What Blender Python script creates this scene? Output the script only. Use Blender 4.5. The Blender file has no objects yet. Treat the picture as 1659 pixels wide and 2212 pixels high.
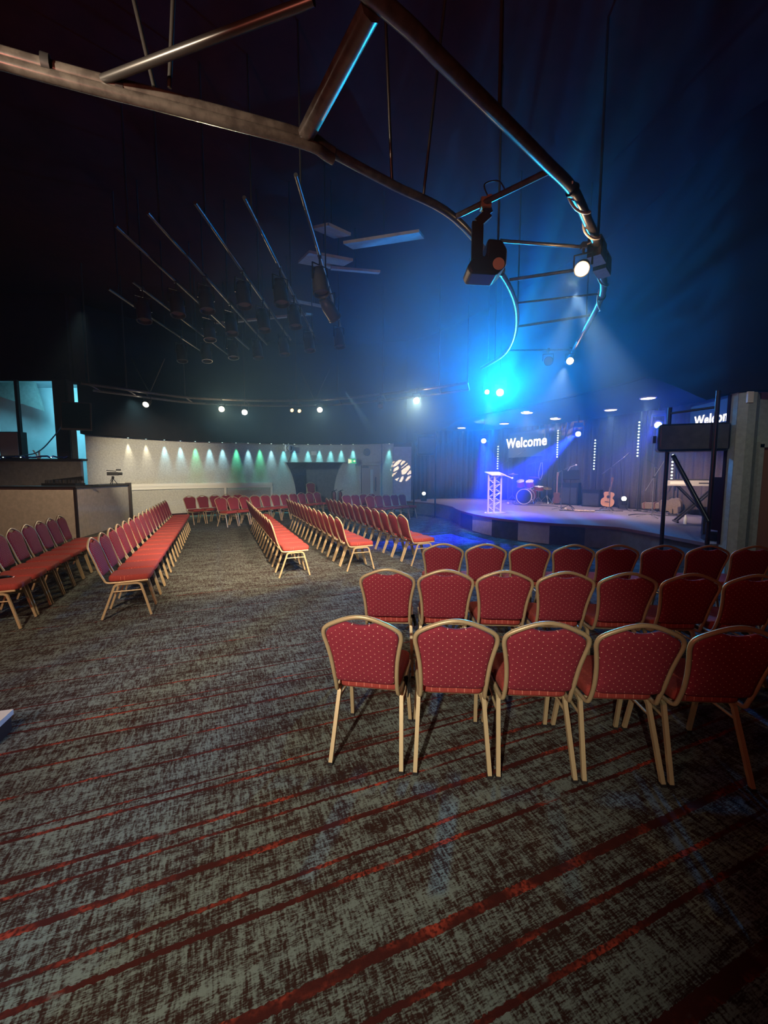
import bpy, math, random
from mathutils import Vector, Matrix, Euler
R = math.radians
random.seed(7)
scene = bpy.context.scene
COL = scene.collection

# ---------------------------------------------------------------- camera, world, light, exposure
cam_d = bpy.data.cameras.new('camera')
cam_d.sensor_fit = 'HORIZONTAL'; cam_d.sensor_width = 36.0
cam_d.lens = 880.0 / 1659.0 * 36.0
cam_d.clip_start = 0.05; cam_d.clip_end = 200
cam = bpy.data.objects.new('camera', cam_d); COL.objects.link(cam)
cam.location = (0, 0, 1.708); cam.rotation_euler = (R(90 - 5.36), 0, 0)
scene.camera = cam

vs = scene.view_settings
scene.display_settings.display_device = 'sRGB'
vs.view_transform = 'Standard'; vs.look = 'None'; vs.exposure = 0.0; vs.gamma = 1.0
vs.use_curve_mapping = False
cy = scene.cycles
cy.max_bounces = 4; cy.diffuse_bounces = 2; cy.glossy_bounces = 2; cy.transmission_bounces = 2
cy.volume_bounces = 0; cy.transparent_max_bounces = 6
cy.use_denoising = True
cy.use_light_tree = True
cy.sample_clamp_indirect = 3.0
cy.caustics_reflective = False; cy.caustics_refractive = False
cy.adaptive_threshold = 0.04
cy.volume_step_rate = 3.0; cy.volume_max_steps = 128

world = bpy.data.worlds.new('dim_room_ambience'); scene.world = world
world.use_nodes = True
wb = world.node_tree.nodes['Background']
wb.inputs[0].default_value = (1.0, 0.28, 0.2, 1); wb.inputs[1].default_value = 0.012


def light(kind, name, loc, energy, color, target=None, size=None, blend=0.5, radius=0.05):
    d = bpy.data.lights.new(name, kind)
    d.energy = energy; d.color = color
    if kind == 'SPOT':
        d.spot_size = R(size or 45); d.spot_blend = blend
    if kind in ('SPOT', 'POINT'):
        d.shadow_soft_size = radius
    if kind == 'AREA':
        d.shape = 'DISK'; d.size = size or 0.3
    o = bpy.data.objects.new(name, d); COL.objects.link(o)
    o.location = loc
    if target is not None:
        o.rotation_euler = (Vector(target) - Vector(loc)).to_track_quat('-Z', 'Y').to_euler()
    return o


def gobo(o, build):
    """put a pattern glass in front of a lamp: build(nodes, links, direction_socket) -> strength socket"""
    d = o.data; d.use_nodes = True
    nt = d.node_tree
    em = next(n for n in nt.nodes if n.type == 'EMISSION')
    tc = nt.nodes.new('ShaderNodeTexCoord')
    s = build(nt, tc.outputs['Normal'])
    nt.links.new(s, em.inputs['Strength'])


# unseen lamps over seating, booth, walls and ring; no cans modelled
light('SPOT', 'key_lamp', (-2.4, -4.9, 4.3), 2900, (1.0, 0.92, 0.77), (-0.45, 3.0, 0.2), 32, 1.0, 0.07)
light('SPOT', 'house_lamp', (-1.5, -2.0, 5.6), 2200, (1.0, 0.80, 0.60), (-2.6, 6.4, 0), 42, 1.0, 0.12)
light('SPOT', 'aisle_lamp', (-0.4, 2.2, 4.3), 4600, (1.0, 0.74, 0.52), (-3.3, 8.8, 0.0), 43, 0.9, 0.1)
light('SPOT', 'row_lamp', (1.0, 2.3, 4.3), 3900, (1.0, 0.77, 0.60), (-1.2, 9.6, 0.0), 42, 0.9, 0.1)
light('SPOT', 'booth_fill', (-5.4, 7.6, 4.6), 800, (1.0, 0.72, 0.48), (-9.2, 11.2, 0.9), 44, 0.9, 0.1)  # added warm fill to brighten the booth front
light('SPOT', 'far_wall_fill', (-6.2, 10.2, 3.5), 1900, (1.0, 0.88, 0.64), (-8.8, 16.0, 1.6), 50, 1.0, 0.1)  # unseen lamp added in mid-hall to warm the far wall
light('SPOT', 'alcove_side_fill', (-5.6, 12.6, 3.3), 420, (0.62, 0.93, 1.0), (-2.2, 18.3, 1.5), 74, 1.0, 0.1)  # unseen cool fill added for the wall round the alcove
light('SPOT', 'pilaster_fill', (3.0, 2.6, 5.2), 190, (0.84, 1.0, 0.92), (5.9, 6.6, 1.7), 34, 1.0, 0.1)  # soft light added for the pilaster, no such lamp known
light('SPOT', 'beam_lamp', (-3.2, 1.2, 4.2), 900, (1.0, 0.84, 0.64), (-1.85, 3.35, 4.59), 40, 0.9, 0.06)
light('AREA', 'red_ceiling_fill', (-3.0, -1.5, 2.6), 130, (1.0, 0.26, 0.18), (-3.0, 4.0, 7.2), 1.0)  # added red light that lifts the dark ceiling, no real uplight


# ---------------------------------------------------------------- materials
def mat(name, color, rough=0.6, metal=0.0, emit=None, strength=0.0, spec=0.5, coat=0.0):
    m = bpy.data.materials.new(name); m.use_nodes = True
    b = m.node_tree.nodes['Principled BSDF']
    b.inputs['Base Color'].default_value = (*color, 1)
    b.inputs['Roughness'].default_value = rough
    b.inputs['Metallic'].default_value = metal
    b.inputs['Specular IOR Level'].default_value = spec
    b.inputs['Coat Weight'].default_value = coat
    if emit:
        b.inputs['Emission Color'].default_value = (*emit, 1)
        b.inputs['Emission Strength'].default_value = strength
    return m


class NT:
    """small helper for node graphs"""
    def __init__(s, m):
        s.nt = m.node_tree; s.b = s.nt.nodes.get('Principled BSDF')
    def n(s, t, **k):
        x = s.nt.nodes.new('ShaderNode' + t)
        for a, b in k.items(): setattr(x, a, b)
        return x
    def l(s, a, b): s.nt.links.new(a, b)
    def math(s, op, a, b=None, c=None, clamp=False):
        x = s.n('Math', operation=op); x.use_clamp = clamp
        for i, v in enumerate((a, b, c)):
            if v is None: continue
            if isinstance(v, (int, float)): x.inputs[i].default_value = v
            else: s.l(v, x.inputs[i])
        return x.outputs[0]
    def mix(s, f, a, b):
        x = s.n('Mix', data_type='RGBA')
        for i, v in ((0, f), (6, a), (7, b)):
            if isinstance(v, (int, float)): x.inputs[i].default_value = v
            elif isinstance(v, tuple): x.inputs[i].default_value = (*v, 1)
            else: s.l(v, x.inputs[i])
        return x.outputs[2]
    def noise(s, vec, scale, detail=2.0, rough=0.5, dim='3D'):
        x = s.n('TexNoise', noise_dimensions=dim)
        x.inputs['Scale'].default_value = scale; x.inputs['Detail'].default_value = detail
        x.inputs['Roughness'].default_value = rough
        s.l(vec, x.inputs['Vector'])
        return x.outputs['Fac']
    def comb(s, x, y, z=0.0):
        c = s.n('CombineXYZ')
        for i, v in enumerate((x, y, z)):
            if isinstance(v, (int, float)): c.inputs[i].default_value = v
            else: s.l(v, c.inputs[i])
        return c.outputs[0]
    def step(s, v, lo, hi):
        x = s.n('MapRange', interpolation_type='SMOOTHSTEP')
        s.l(v, x.inputs['Value']); x.inputs['From Min'].default_value = lo; x.inputs['From Max'].default_value = hi
        return x.outputs['Result']


def carpet_material():
    m = mat('woven_carpet', (0.1, 0.1, 0.1), 0.95, spec=0.1)
    g = NT(m)
    tc = g.n('TexCoord')
    mp = g.n('Mapping'); mp.inputs['Rotation'].default_value = (0, 0, R(-22.2))
    g.l(tc.outputs['Object'], mp.inputs['Vector'])
    sp = g.n('SeparateXYZ'); g.l(mp.outputs[0], sp.inputs[0])
    u, v = sp.outputs[0], sp.outputs[1]
    def st(a, b, z=0.0): return g.comb(g.math('MULTIPLY', u, a), g.math('MULTIPLY', v, b), z)
    along = g.noise(st(26, 130), 1.0, 2.5, 0.65)
    across = g.noise(st(85, 16, 3.0), 1.0, 2.5, 0.65)
    fleck = g.noise(st(90, 200, 5.0), 1.0, 1.0)
    patch = g.noise(st(2.2, 5.5, 9.0), 1.0, 3.0, 0.6)
    band = g.noise(st(0.5, 16, 2.0), 1.0, 2.0, 0.6)
    rib = g.math('SINE', g.math('MULTIPLY', v, 900))
    w = g.math('ADD', g.math('MULTIPLY', along, 0.36), g.math('MULTIPLY', across, 0.40))
    w = g.math('ADD', w, g.math('MULTIPLY', fleck, 0.22))
    w = g.math('ADD', w, g.math('MULTIPLY', g.math('SUBTRACT', patch, 0.5), 0.20))
    w = g.math('ADD', w, g.math('MULTIPLY', g.math('SUBTRACT', band, 0.5), 0.15))
    wide = g.noise(st(5, 38, 11.0), 1.0, 2.0); tall = g.noise(st(34, 5, 12.0), 1.0, 2.0)
    w = g.math('ADD', w, g.math('MULTIPLY', g.math('SUBTRACT', g.math('ADD', wide, tall), 1.0), 0.22))
    w = g.math('ADD', w, g.math('MULTIPLY', rib, 0.012))
    f = g.step(w, 0.418, 0.592)
    base = g.mix(f, (0.030, 0.0135, 0.0105), (0.155, 0.188, 0.166))
    # broken red pinstripes lying across the room, at irregular spacing
    stripes = [(0.42, .016), (0.69, .030), (0.92, .012), (1.05, .012), (1.205, .021), (1.51, .012), (1.61, .010), (1.795, .016),
               (1.96, .009), (2.05, .013), (2.28, .011), (2.34, .008), (2.60, .010), (2.83, .010), (3.05, .014), (3.28, .012),
               (3.37, .008), (3.62, .010), (3.99, .008), (4.35, .008), (4.9, .008), (-0.1, .02), (-0.45, .03), (5.5, .007), (6.3, .007)]
    mask = None
    rag = g.math('MULTIPLY', g.math('SUBTRACT', g.noise(st(55, 55, 1.0), 1.0, 2.0), 0.45), 0.018)
    vj = g.math('ADD', v, g.math('MULTIPLY', g.math('SUBTRACT', g.noise(st(1.3, 0.4, 7.0), 1.0, 2.0), 0.5), 0.035))
    for c, wd in stripes:
        d = g.math('ABSOLUTE', g.math('SUBTRACT', vj, c))
        k = g.math('LESS_THAN', g.math('ADD', d, rag), wd)
        mask = k if mask is None else g.math('MAXIMUM', mask, k)
    bright = g.step(g.noise(st(3.4, 5.0, 4.0), 1.0, 3.0, 0.65), 0.45, 0.72)
    knots = g.noise(st(60, 60, 6.0), 1.0, 1.0)
    red = g.mix(g.math('MULTIPLY', bright, g.step(knots, 0.32, 0.62)), (0.050, 0.011, 0.009), (0.42, 0.062, 0.034))
    thin = g.math('MULTIPLY', mask, g.step(g.noise(st(4, 9, 8.0), 1.0, 2.0), 0.27, 0.36))
    col = g.mix(thin, base, red)
    g.l(col, g.b.inputs['Base Color'])
    bp = g.n('Bump'); bp.inputs['Strength'].default_value = 0.5; bp.inputs['Distance'].default_value = 0.004
    g.l(w, bp.inputs['Height']); g.l(bp.outputs[0], g.b.inputs['Normal'])
    return m


def chair_fabric(name, axes, dot=(0.95, 0.60, 0.42), c1=(0.20, 0.019, 0.034), c2=(0.30, 0.034, 0.054)):
    """red upholstery with a lattice of small pale dots and stitched diamonds; axes = the two local axes of the panel"""
    m = mat(name, (0.2, 0.02, 0.03), 0.85, spec=0.25)
    g = NT(m)
    tc = g.n('TexCoord'); sp = g.n('SeparateXYZ'); g.l(tc.outputs['Object'], sp.inputs[0])
    a, b = sp.outputs[axes[0]], sp.outputs[axes[1]]
    s = 0.047
    p = g.math('DIVIDE', g.math('ADD', a, g.math('MULTIPLY', b, 1.26)), s)
    q = g.math('DIVIDE', g.math('SUBTRACT', a, g.math('MULTIPLY', b, 1.26)), s)
    dp = g.math('ABSOLUTE', g.math('SUBTRACT', g.math('FRACT', p), 0.5))
    dq = g.math('ABSOLUTE', g.math('SUBTRACT', g.math('FRACT', q), 0.5))
    rr = g.math('SQRT', g.math('ADD', g.math('MULTIPLY', dp, dp), g.math('MULTIPLY', dq, dq)))
    dots = g.math('LESS_THAN', rr, 0.076)
    n = g.noise(tc.outputs['Object'], 60, 2.0)
    cloth = g.mix(n, c1, c2)
    g.l(g.mix(dots, cloth, dot), g.b.inputs['Base Color'])
    edge = g.math('MAXIMUM', dp, dq)
    quilt = g.step(edge, 0.44, 0.5)
    h = g.math('SUBTRACT', g.math('MULTIPLY', n, 0.3), quilt)
    bp = g.n('Bump'); bp.inputs['Strength'].default_value = 0.35; bp.inputs['Distance'].default_value = 0.003
    g.l(h, bp.inputs['Height']); g.l(bp.outputs[0], g.b.inputs['Normal'])
    return m


def rough_paint(name, c1, c2, scale=6.0, rough=0.8, bump=0.2, spec=0.3):
    m = mat(name, c1, rough, spec=spec)
    g = NT(m); tc = g.n('TexCoord')
    n = g.noise(tc.outputs['Object'], scale, 6.0, 0.6)
    g.l(g.mix(g.step(n, 0.35, 0.68), c1, c2), g.b.inputs['Base Color'])
    bp = g.n('Bump'); bp.inputs['Strength'].default_value = bump; bp.inputs['Distance'].default_value = 0.01
    g.l(n, bp.inputs['Height']); g.l(bp.outputs[0], g.b.inputs['Normal'])
    return m


def wood_material(name, c1, c2, scale=3.0):
    m = mat(name, c1, 0.5)
    g = NT(m); tc = g.n('TexCoord')
    mp = g.n('Mapping'); mp.inputs['Scale'].default_value = (14, 14, 1.2); g.l(tc.outputs['Object'], mp.inputs['Vector'])
    n = g.noise(mp.outputs[0], scale, 4.0, 0.6)
    g.l(g.mix(n, c1, c2), g.b.inputs['Base Color'])
    return m


M = {}
M['carpet'] = carpet_material()
M['back_fabric'] = chair_fabric('red_backrest_fabric', (0, 2))
M['seat_fabric'] = chair_fabric('toplit_red_seat_fabric', (0, 1), (0.6, 0.2, 0.14), (0.27, 0.038, 0.030), (0.38, 0.062, 0.048))  # lighter, oranger than the backrest: stronger top light put into the colour
M['gold'] = mat('champagne_gold_frame', (0.52, 0.40, 0.22), 0.38, 0.25)
M['rubber'] = mat('black_rubber', (0.012, 0.01, 0.01), 0.7)
M['dark_metal'] = mat('dark_metal', (0.03, 0.028, 0.027), 0.4, 0.5)
M['black'] = rough_paint('matt_black_paint', (0.022, 0.006, 0.005), (0.028, 0.008, 0.007), 3.0, 0.95, 0.1, 0.05)
M['soffit'] = rough_paint('dark_ceiling_paint', (0.012, 0.009, 0.009), (0.016, 0.012, 0.012), 2.0, 0.92, 0.1, 0.08)
M['wall'] = rough_paint('grey_textured_wallpaper', (0.35, 0.34, 0.30), (0.44, 0.43, 0.38), 22.0, 0.9, 0.35, 0.1)
M['alcove'] = rough_paint('slate_alcove_paint', (0.16, 0.155, 0.17), (0.19, 0.185, 0.20), 9.0, 0.9, 0.2, 0.1)
M['cream'] = mat('cream_gloss_trim', (0.68, 0.66, 0.58), 0.45)
M['booth'] = rough_paint('beige_booth_panel', (0.42, 0.39, 0.33), (0.50, 0.46, 0.39), 10.0, 0.85, 0.2, 0.15)
M['grey_panel'] = rough_paint('grey_panel', (0.17, 0.17, 0.155), (0.21, 0.21, 0.19), 9.0, 0.9, 0.2, 0.1)
M['white_wall'] = rough_paint('white_painted_plaster', (0.62, 0.64, 0.64), (0.70, 0.72, 0.72), 2.0, 0.9, 0.1, 0.1)
M['brown_metal'] = mat('dark_brown_post', (0.022, 0.012, 0.009), 0.5)
M['steel'] = mat('bare_steel_tube', (0.07, 0.065, 0.06), 0.34, 0.7)
M['grey_steel'] = rough_paint('grey_painted_steel', (0.035, 0.030, 0.026), (0.065, 0.057, 0.05), 14.0, 0.30, 0.1, 0.6)
M['rail_steel'] = rough_paint('worn_steel_rail', (0.035, 0.029, 0.025), (0.07, 0.06, 0.05), 9.0, 0.24, 0.06, 0.9)
M['stand_grey'] = mat('satin_grey_stand', (0.16, 0.16, 0.17), 0.3, 0.5)
M['can'] = mat('weathered_lamp_can', (0.045, 0.042, 0.042), 0.42, 0.4)
M['alu'] = mat('aluminium_truss', (0.74, 0.72, 0.68), 0.35, 0.35)
M['chrome'] = mat('chrome', (0.8, 0.8, 0.8), 0.12, 1.0)
M['pole'] = mat('satin_black_pole', (0.016, 0.015, 0.016), 0.3, 0.3)
M['deck'] = rough_paint('stage_carpet', (0.16, 0.14, 0.15), (0.22, 0.19, 0.20), 40.0, 0.95, 0.4, 0.1)
M['panel_light'] = rough_paint('pale_grey_fascia', (0.42, 0.42, 0.40), (0.50, 0.50, 0.47), 8.0, 0.85, 0.2, 0.2)
M['panel_dark'] = rough_paint('charcoal_fascia', (0.060, 0.062, 0.066), (0.080, 0.082, 0.086), 8.0, 0.85, 0.2, 0.2)
M['panel_mid'] = rough_paint('mid_grey_fascia', (0.15, 0.15, 0.15), (0.19, 0.19, 0.19), 8.0, 0.85, 0.2, 0.2)
M['edge'] = mat('red_brown_nosing', (0.16, 0.055, 0.04), 0.6)
M['curtain'] = rough_paint('brown_grey_curtain', (0.085, 0.066, 0.062), (0.115, 0.09, 0.085), 30.0, 0.95, 0.3, 0.05)
M['pilaster'] = rough_paint('grey_green_plaster', (0.27, 0.32, 0.29), (0.33, 0.385, 0.35), 14.0, 0.9, 0.3, 0.1)
M['door_wood'] = wood_material('brown_door_veneer', (0.20, 0.10, 0.055), (0.27, 0.14, 0.08))
M['grey_door'] = wood_material('grey_brown_door_veneer', (0.25, 0.20, 0.17), (0.30, 0.245, 0.21))
M['glass'] = mat('pale_door_glass', (0.42, 0.50, 0.48), 0.15)
M['guitar_top'] = wood_material('spruce_guitar_top', (0.62, 0.27, 0.10), (0.72, 0.36, 0.15), 2.0)
M['guitar_side'] = wood_material('brown_guitar_side', (0.16, 0.06, 0.025), (0.22, 0.09, 0.04))
M['neck'] = wood_material('maple_neck', (0.32, 0.18, 0.10), (0.40, 0.24, 0.14))
M['case'] = rough_paint('brown_canvas_case', (0.17, 0.125, 0.09), (0.22, 0.165, 0.12), 25.0, 0.9, 0.3, 0.1)
M['drum_red'] = mat('crimson_drum_lacquer', (0.42, 0.02, 0.06), 0.2, 0.2, coat=0.6)
M['drum_head'] = mat('black_drum_head', (0.02, 0.02, 0.022), 0.35)
M['white_head'] = mat('white_drum_head', (0.7, 0.7, 0.68), 0.5)
M['brass'] = mat('cymbal_bronze', (0.55, 0.40, 0.16), 0.3, 0.9)
M['keyboard'] = mat('silver_keyboard_shell', (0.42, 0.40, 0.37), 0.4, 0.2)
M['ivory'] = mat('white_keys', (0.7, 0.68, 0.62), 0.4)
M['white_plastic'] = mat('white_plastic', (0.62, 0.62, 0.58), 0.4)
M['paper'] = mat('crumpled_cream_cloth', (0.66, 0.52, 0.36), 0.9)
M['screen_dark'] = mat('dark_tv_glass', (0.008, 0.007, 0.007), 0.18)
M['screen_lit'] = mat('dim_projected_screen', (0.05, 0.06, 0.065), 0.6, 0, (0.05, 0.30, 0.34), 0.10)
M['letters'] = mat('lit_white_lettering', (0.8, 0.8, 0.8), 0.6, 0, (1.0, 1.0, 1.0), 1.8)
M['lens_warm'] = mat('lit_warm_lens', (1, 1, 1), 0.3, 0, (1.0, 0.72, 0.40), 26.0)
M['lens_soft'] = mat('lit_soft_lens', (1, 1, 1), 0.3, 0, (1.0, 0.90, 0.72), 12.0)
M['lens_amber'] = mat('lit_amber_lens', (1, 1, 1), 0.3, 0, (1.0, 0.55, 0.22), 4.0)
M['lens_blue'] = mat('lit_blue_lens', (1, 1, 1), 0.3, 0, (0.80, 0.86, 1.0), 9.0)
M['lens_star'] = mat('lit_cyan_lens', (1, 1, 1), 0.3, 0, (0.62, 1.0, 0.98), 60.0)
M['lens_off'] = mat('unlit_lens', (0.16, 0.13, 0.13), 0.15)
M['disc'] = mat('lit_ceiling_disc', (1, 1, 1), 0.4, 0, (1.0, 0.82, 0.66), 5.0)
M['led'] = mat('lit_mint_led', (1, 1, 1), 0.4, 0, (0.62, 1.0, 0.80), 2.6)
M['tiny_led'] = mat('lit_white_led', (1, 1, 1), 0.4, 0, (0.72, 1.0, 0.95), 4.0)
M['exit_green'] = mat('lit_exit_green', (0.05, 0.4, 0.2), 0.4, 0, (0.02, 0.55, 0.22), 0.85)
M['exit_white'] = mat('lit_exit_white', (0.8, 0.8, 0.7), 0.4, 0, (1.0, 0.95, 0.55), 1.0)
M['tan'] = mat('tan_clamp', (0.42, 0.26, 0.17), 0.5, 0.4)
M['mesh'] = rough_paint('grey_speaker_cloth', (0.30, 0.33, 0.33), (0.42, 0.46, 0.46), 120.0, 0.9, 0.3, 0.1)
M['extinguisher'] = mat('dark_red_cylinder', (0.10, 0.015, 0.015), 0.3)
M['blue_cable'] = mat('blue_cable', (0.03, 0.12, 0.22), 0.5)
M['foil'] = mat('blue_foil_garland', (0.10, 0.10, 0.45), 0.2, 0.8)


# ---------------------------------------------------------------- mesh helpers
class MB:
    def __init__(s): s.v = []; s.f = []
    def add(s, vs, fs, mx=None):
        o = len(s.v)
        s.v += [tuple(mx @ Vector(p)) if mx else tuple(p) for p in vs]
        s.f += [tuple(o + i for i in f) for f in fs]
        return s
    def box(s, c, d, mx=None):
        x, y, z = (q / 2 for q in d)
        vs = [(c[0] + i * x, c[1] + j * y, c[2] + k * z) for i in (-1, 1) for j in (-1, 1) for k in (-1, 1)]
        return s.add(vs, [(0, 1, 3, 2), (4, 6, 7, 5), (0, 4, 5, 1), (2, 3, 7, 6), (0, 2, 6, 4), (1, 5, 7, 3)], mx)
    def bar(s, a, b, w, h, up=(0, 0, 1)):
        """a box from a to b with section w (sideways) by h (upwards)"""
        return s.tube([a, b], w / 2, 4, up=up, ry=h / 2, sq=True)
    def tube(s, pts, r, n=10, up=None, ry=None, sq=False, closed=False, cap=True, radii=None):
        P = [Vector(p) for p in pts]
        m = len(P)
        def tan(i):
            if closed: t = P[(i + 1) % m] - P[i - 1]
            elif i == 0: t = P[1] - P[0]
            elif i == m - 1: t = P[-1] - P[-2]
            else: t = (P[i + 1] - P[i]).normalized() + (P[i] - P[i - 1]).normalized()
            return t.normalized() if t.length > 1e-9 else Vector((0, 0, 1))
        t0 = tan(0)
        ref = Vector(up) if up else (Vector((0, 0, 1)) if abs(t0.z) < 0.9 else Vector((1, 0, 0)))
        nx = t0.cross(ref).normalized(); rings = []
        ry = ry or r
        for i in range(m):
            t = tan(i)
            nx = (nx - t * nx.dot(t)).normalized(); ny = t.cross(nx)
            k = radii[i] / r if radii else 1
            ring = []
            for j in range(n):
                if sq:
                    cx, cyy = ((1, 1), (-1, 1), (-1, -1), (1, -1))[j]
                else:
                    a = 2 * math.pi * j / n; cx, cyy = math.cos(a), math.sin(a)
                ring.append(P[i] + nx * (cx * r * k) + ny * (cyy * ry * k))
            rings.append(ring)
        vs = [p for q in rings for p in q]; fs = []
        for i in range(m if closed else m - 1):
            a, b = i * n, ((i + 1) % m) * n
            for j in range(n):
                fs.append((a + j, a + (j + 1) % n, b + (j + 1) % n, b + j))
        if cap and not closed:
            fs.append(tuple(reversed(range(n)))); fs.append(tuple(range((m - 1) * n, m * n)))
        return s.add(vs, fs)
    def lathe(s, prof, n=20, mx=None):
        """prof: list of (r, z) spun about z"""
        vs = []; fs = []
        for r, z in prof:
            for j in range(n):
                a = 2 * math.pi * j / n; vs.append((r * math.cos(a), r * math.sin(a), z))
        for i in range(len(prof) - 1):
            for j in range(n):
                fs.append((i * n + j, i * n + (j + 1) % n, (i + 1) * n + (j + 1) % n, (i + 1) * n + j))
        if prof[0][0] > 1e-6: fs.append(tuple(reversed(range(n))))
        if prof[-1][0] > 1e-6: fs.append(tuple(range((len(prof) - 1) * n, len(prof) * n)))
        return s.add(vs, fs, mx)
    def ball(s, c, r, n=12, m=8, sc=(1, 1, 1)):
        prof = [(max(1e-7, r * math.sin(math.pi * i / m)), -r * math.cos(math.pi * i / m)) for i in range(m + 1)]
        return s.lathe(prof, n, Matrix.Translation(c) @ Matrix.Diagonal((*sc, 1)))
    def prism(s, poly, z0, z1, mx=None):
        n = len(poly)
        vs = [(x, y, z0) for x, y in poly] + [(x, y, z1) for x, y in poly]
        fs = [tuple(reversed(range(n))), tuple(range(n, 2 * n))]
        fs += [(i, (i + 1) % n, n + (i + 1) % n, n + i) for i in range(n)]
        return s.add(vs, fs, mx)
    def build(s, name, m, parent=None, smooth=None, at=None):
        me = bpy.data.meshes.new(name)
        me.from_pydata(s.v, [], s.f)
        import bmesh
        bm = bmesh.new(); bm.from_mesh(me); bmesh.ops.recalc_face_normals(bm, faces=bm.faces); bm.to_mesh(me); bm.free()
        me.materials.append(M[m] if isinstance(m, str) else m)
        if smooth:
            for p in me.polygons: p.use_smooth = True
            me.set_sharp_from_angle(angle=R(max(smooth, 62)))
        o = bpy.data.objects.new(name, me); COL.objects.link(o)
        if parent: o.parent = parent
        if at is not None: o.location = at
        return o


def spline(pts, k=6, closed=False):
    P = [Vector(p) for p in pts]; out = []
    n = len(P)
    for i in range(n if closed else n - 1):
        if closed: a, b, c, d = P[i - 1], P[i], P[(i + 1) % n], P[(i + 2) % n]
        else: a, b, c, d = P[max(0, i - 1)], P[i], P[i + 1], P[min(n - 1, i + 2)]
        for j in range(k):
            t = j / k
            out.append(0.5 * ((2 * b) + (c - a) * t + (2 * a - 5 * b + 4 * c - d) * t * t + (3 * b - a - 3 * c + d) * t ** 3))
    if not closed: out.append(P[-1])
    return out


def thing(name, label, cat, loc=(0, 0, 0), rz=0.0, group=None):
    o = bpy.data.objects.new(name, None); COL.objects.link(o)
    o.empty_display_size = 0.1
    o.location = loc; o.rotation_euler = (0, 0, rz)
    return tag(o, label, cat, group)


def tag(o, label=None, cat=None, group=None, kind=None):
    if label: o['label'] = label
    if cat: o['category'] = cat
    if group: o['group'] = group
    if kind: o['kind'] = kind
    return o


def struct(o, label=None):
    o['kind'] = 'structure'
    if label: o['label'] = label
    return o


def dup(root, loc, rz, label=None, group=None):
    r = root.copy(); COL.objects.link(r)
    r.location = loc; r.rotation_euler = (0, 0, rz)
    if label: r['label'] = label
    if group: r['group'] = group
    for ch in list(root.children):
        c = ch.copy(); COL.objects.link(c); c.parent = r
        for gch in ch.children:
            d = gch.copy(); COL.objects.link(d); d.parent = c
    return r


def aim(frm, to):
    """matrix at frm whose local +Z points to to"""
    q = (Vector(to) - Vector(frm)).to_track_quat('Z', 'Y')
    return Matrix.Translation(frm) @ q.to_matrix().to_4x4()


ORD = 'first second third fourth fifth sixth seventh eighth ninth tenth eleventh twelfth thirteenth fourteenth fifteenth sixteenth seventeenth eighteenth'.split()

# ---------------------------------------------------------------- the setting: floor, ceiling, walls
CEIL = 7.2
floor = MB().add([(-16, -3.5, 0), (12, -3.5, 0), (12, 21, 0), (-16, 21, 0)], [(0, 1, 2, 3)]).build('floor', 'carpet')
struct(floor, 'patterned grey brown carpet with red pinstripes')
struct(MB().box((-2, 8.75, CEIL + 0.1), (28, 25.5, 0.2)).build('ceiling', 'black'), 'black ceiling')

WALL = spline([(-10.15, 14.0, 0), (-9.3, 15.2, 0), (-8.5, 16.15, 0), (-7.3, 17.1, 0), (-5.1, 18.0, 0), (-3.5, 18.4, 0), (-2.1, 18.5, 0), (-0.9, 18.3, 0), (0.42, 17.95, 0)], 8)


def along(x):
    """point of the far wall's curve at a given x"""
    for a, b in zip(WALL, WALL[1:]):
        if a.x <= x <= b.x:
            t = (x - a.x) / max(1e-6, b.x - a.x); return a.lerp(b, t)
    return WALL[0].copy() if x < WALL[0].x else WALL[-1].copy()


def wall_sheet(xs_of_z, zs, m=24, back=0.12):
    """upright sheet following the far wall, from x0(z) to x1(z), with thickness"""
    b = MB(); n = m + 1
    for off in (0, back):
        vs = []
        for z in zs:
            x0, x1 = xs_of_z(z)
            for i in range(n):
                p = along(x0 + (x1 - x0) * i / m); vs.append((p.x - off * 0.35, p.y + off, z))
        fs = [(r * n + i, r * n + i + 1, (r + 1) * n + i + 1, (r + 1) * n + i) for r in range(len(zs) - 1) for i in range(m)]
        b.add(vs, fs)
    return b


ATOP = 2.2
def flare(z):  # the alcove's mouth widens towards its top
    t = max(0.0, z / ATOP); return 0.42 * t ** 3
zs = [ATOP * i / 8 for i in range(9)]
wl = wall_sheet(lambda z: (-10.15, -3.93 - flare(z)), zs, 30)
wr = wall_sheet(lambda z: (-2.28 + flare(z), 0.42), zs, 16)
wt = wall_sheet(lambda z: (-10.15, 0.42), [ATOP, 3.02], 48)
wb_ = MB()
for q in (wl, wr, wt): wb_.add(q.v, q.f)
# splayed jambs of the alcove
AB = 19.75
jl = [(along(-3.93 - flare(z)).x, along(-3.93 - flare(z)).y, z) for z in zs] + [(-3.75, AB, z) for z in zs]
n = len(zs)
struct(wb_.build('wall_back', 'wall', smooth=30), 'pale grey curved far wall')
al = MB()
al.add(jl, [(i, i + 1, n + i + 1, n + i) for i in range(n - 1)])
jr = [(along(-2.28 + flare(z)).x, along(-2.28 + flare(z)).y, z) for z in zs] + [(-2.2, AB, z) for z in zs]
al.add(jr, [(i, i + 1, n + i + 1, n + i) for i in range(n - 1)])
al.add([(-4.6, AB, 0), (-1.6, AB, 0), (-1.6, AB, ATOP + .1), (-4.6, AB, ATOP + .1)], [(0, 1, 2, 3)])
al.add([(-4.6, 18.2, ATOP + .02), (-1.6, 18.2, ATOP + .02), (-1.6, AB, ATOP + .02), (-4.6, AB, ATOP + .02)], [(0, 1, 2, 3)])
struct(al.build('wall_alcove', 'alcove'), 'slate grey recess in the far wall')
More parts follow.
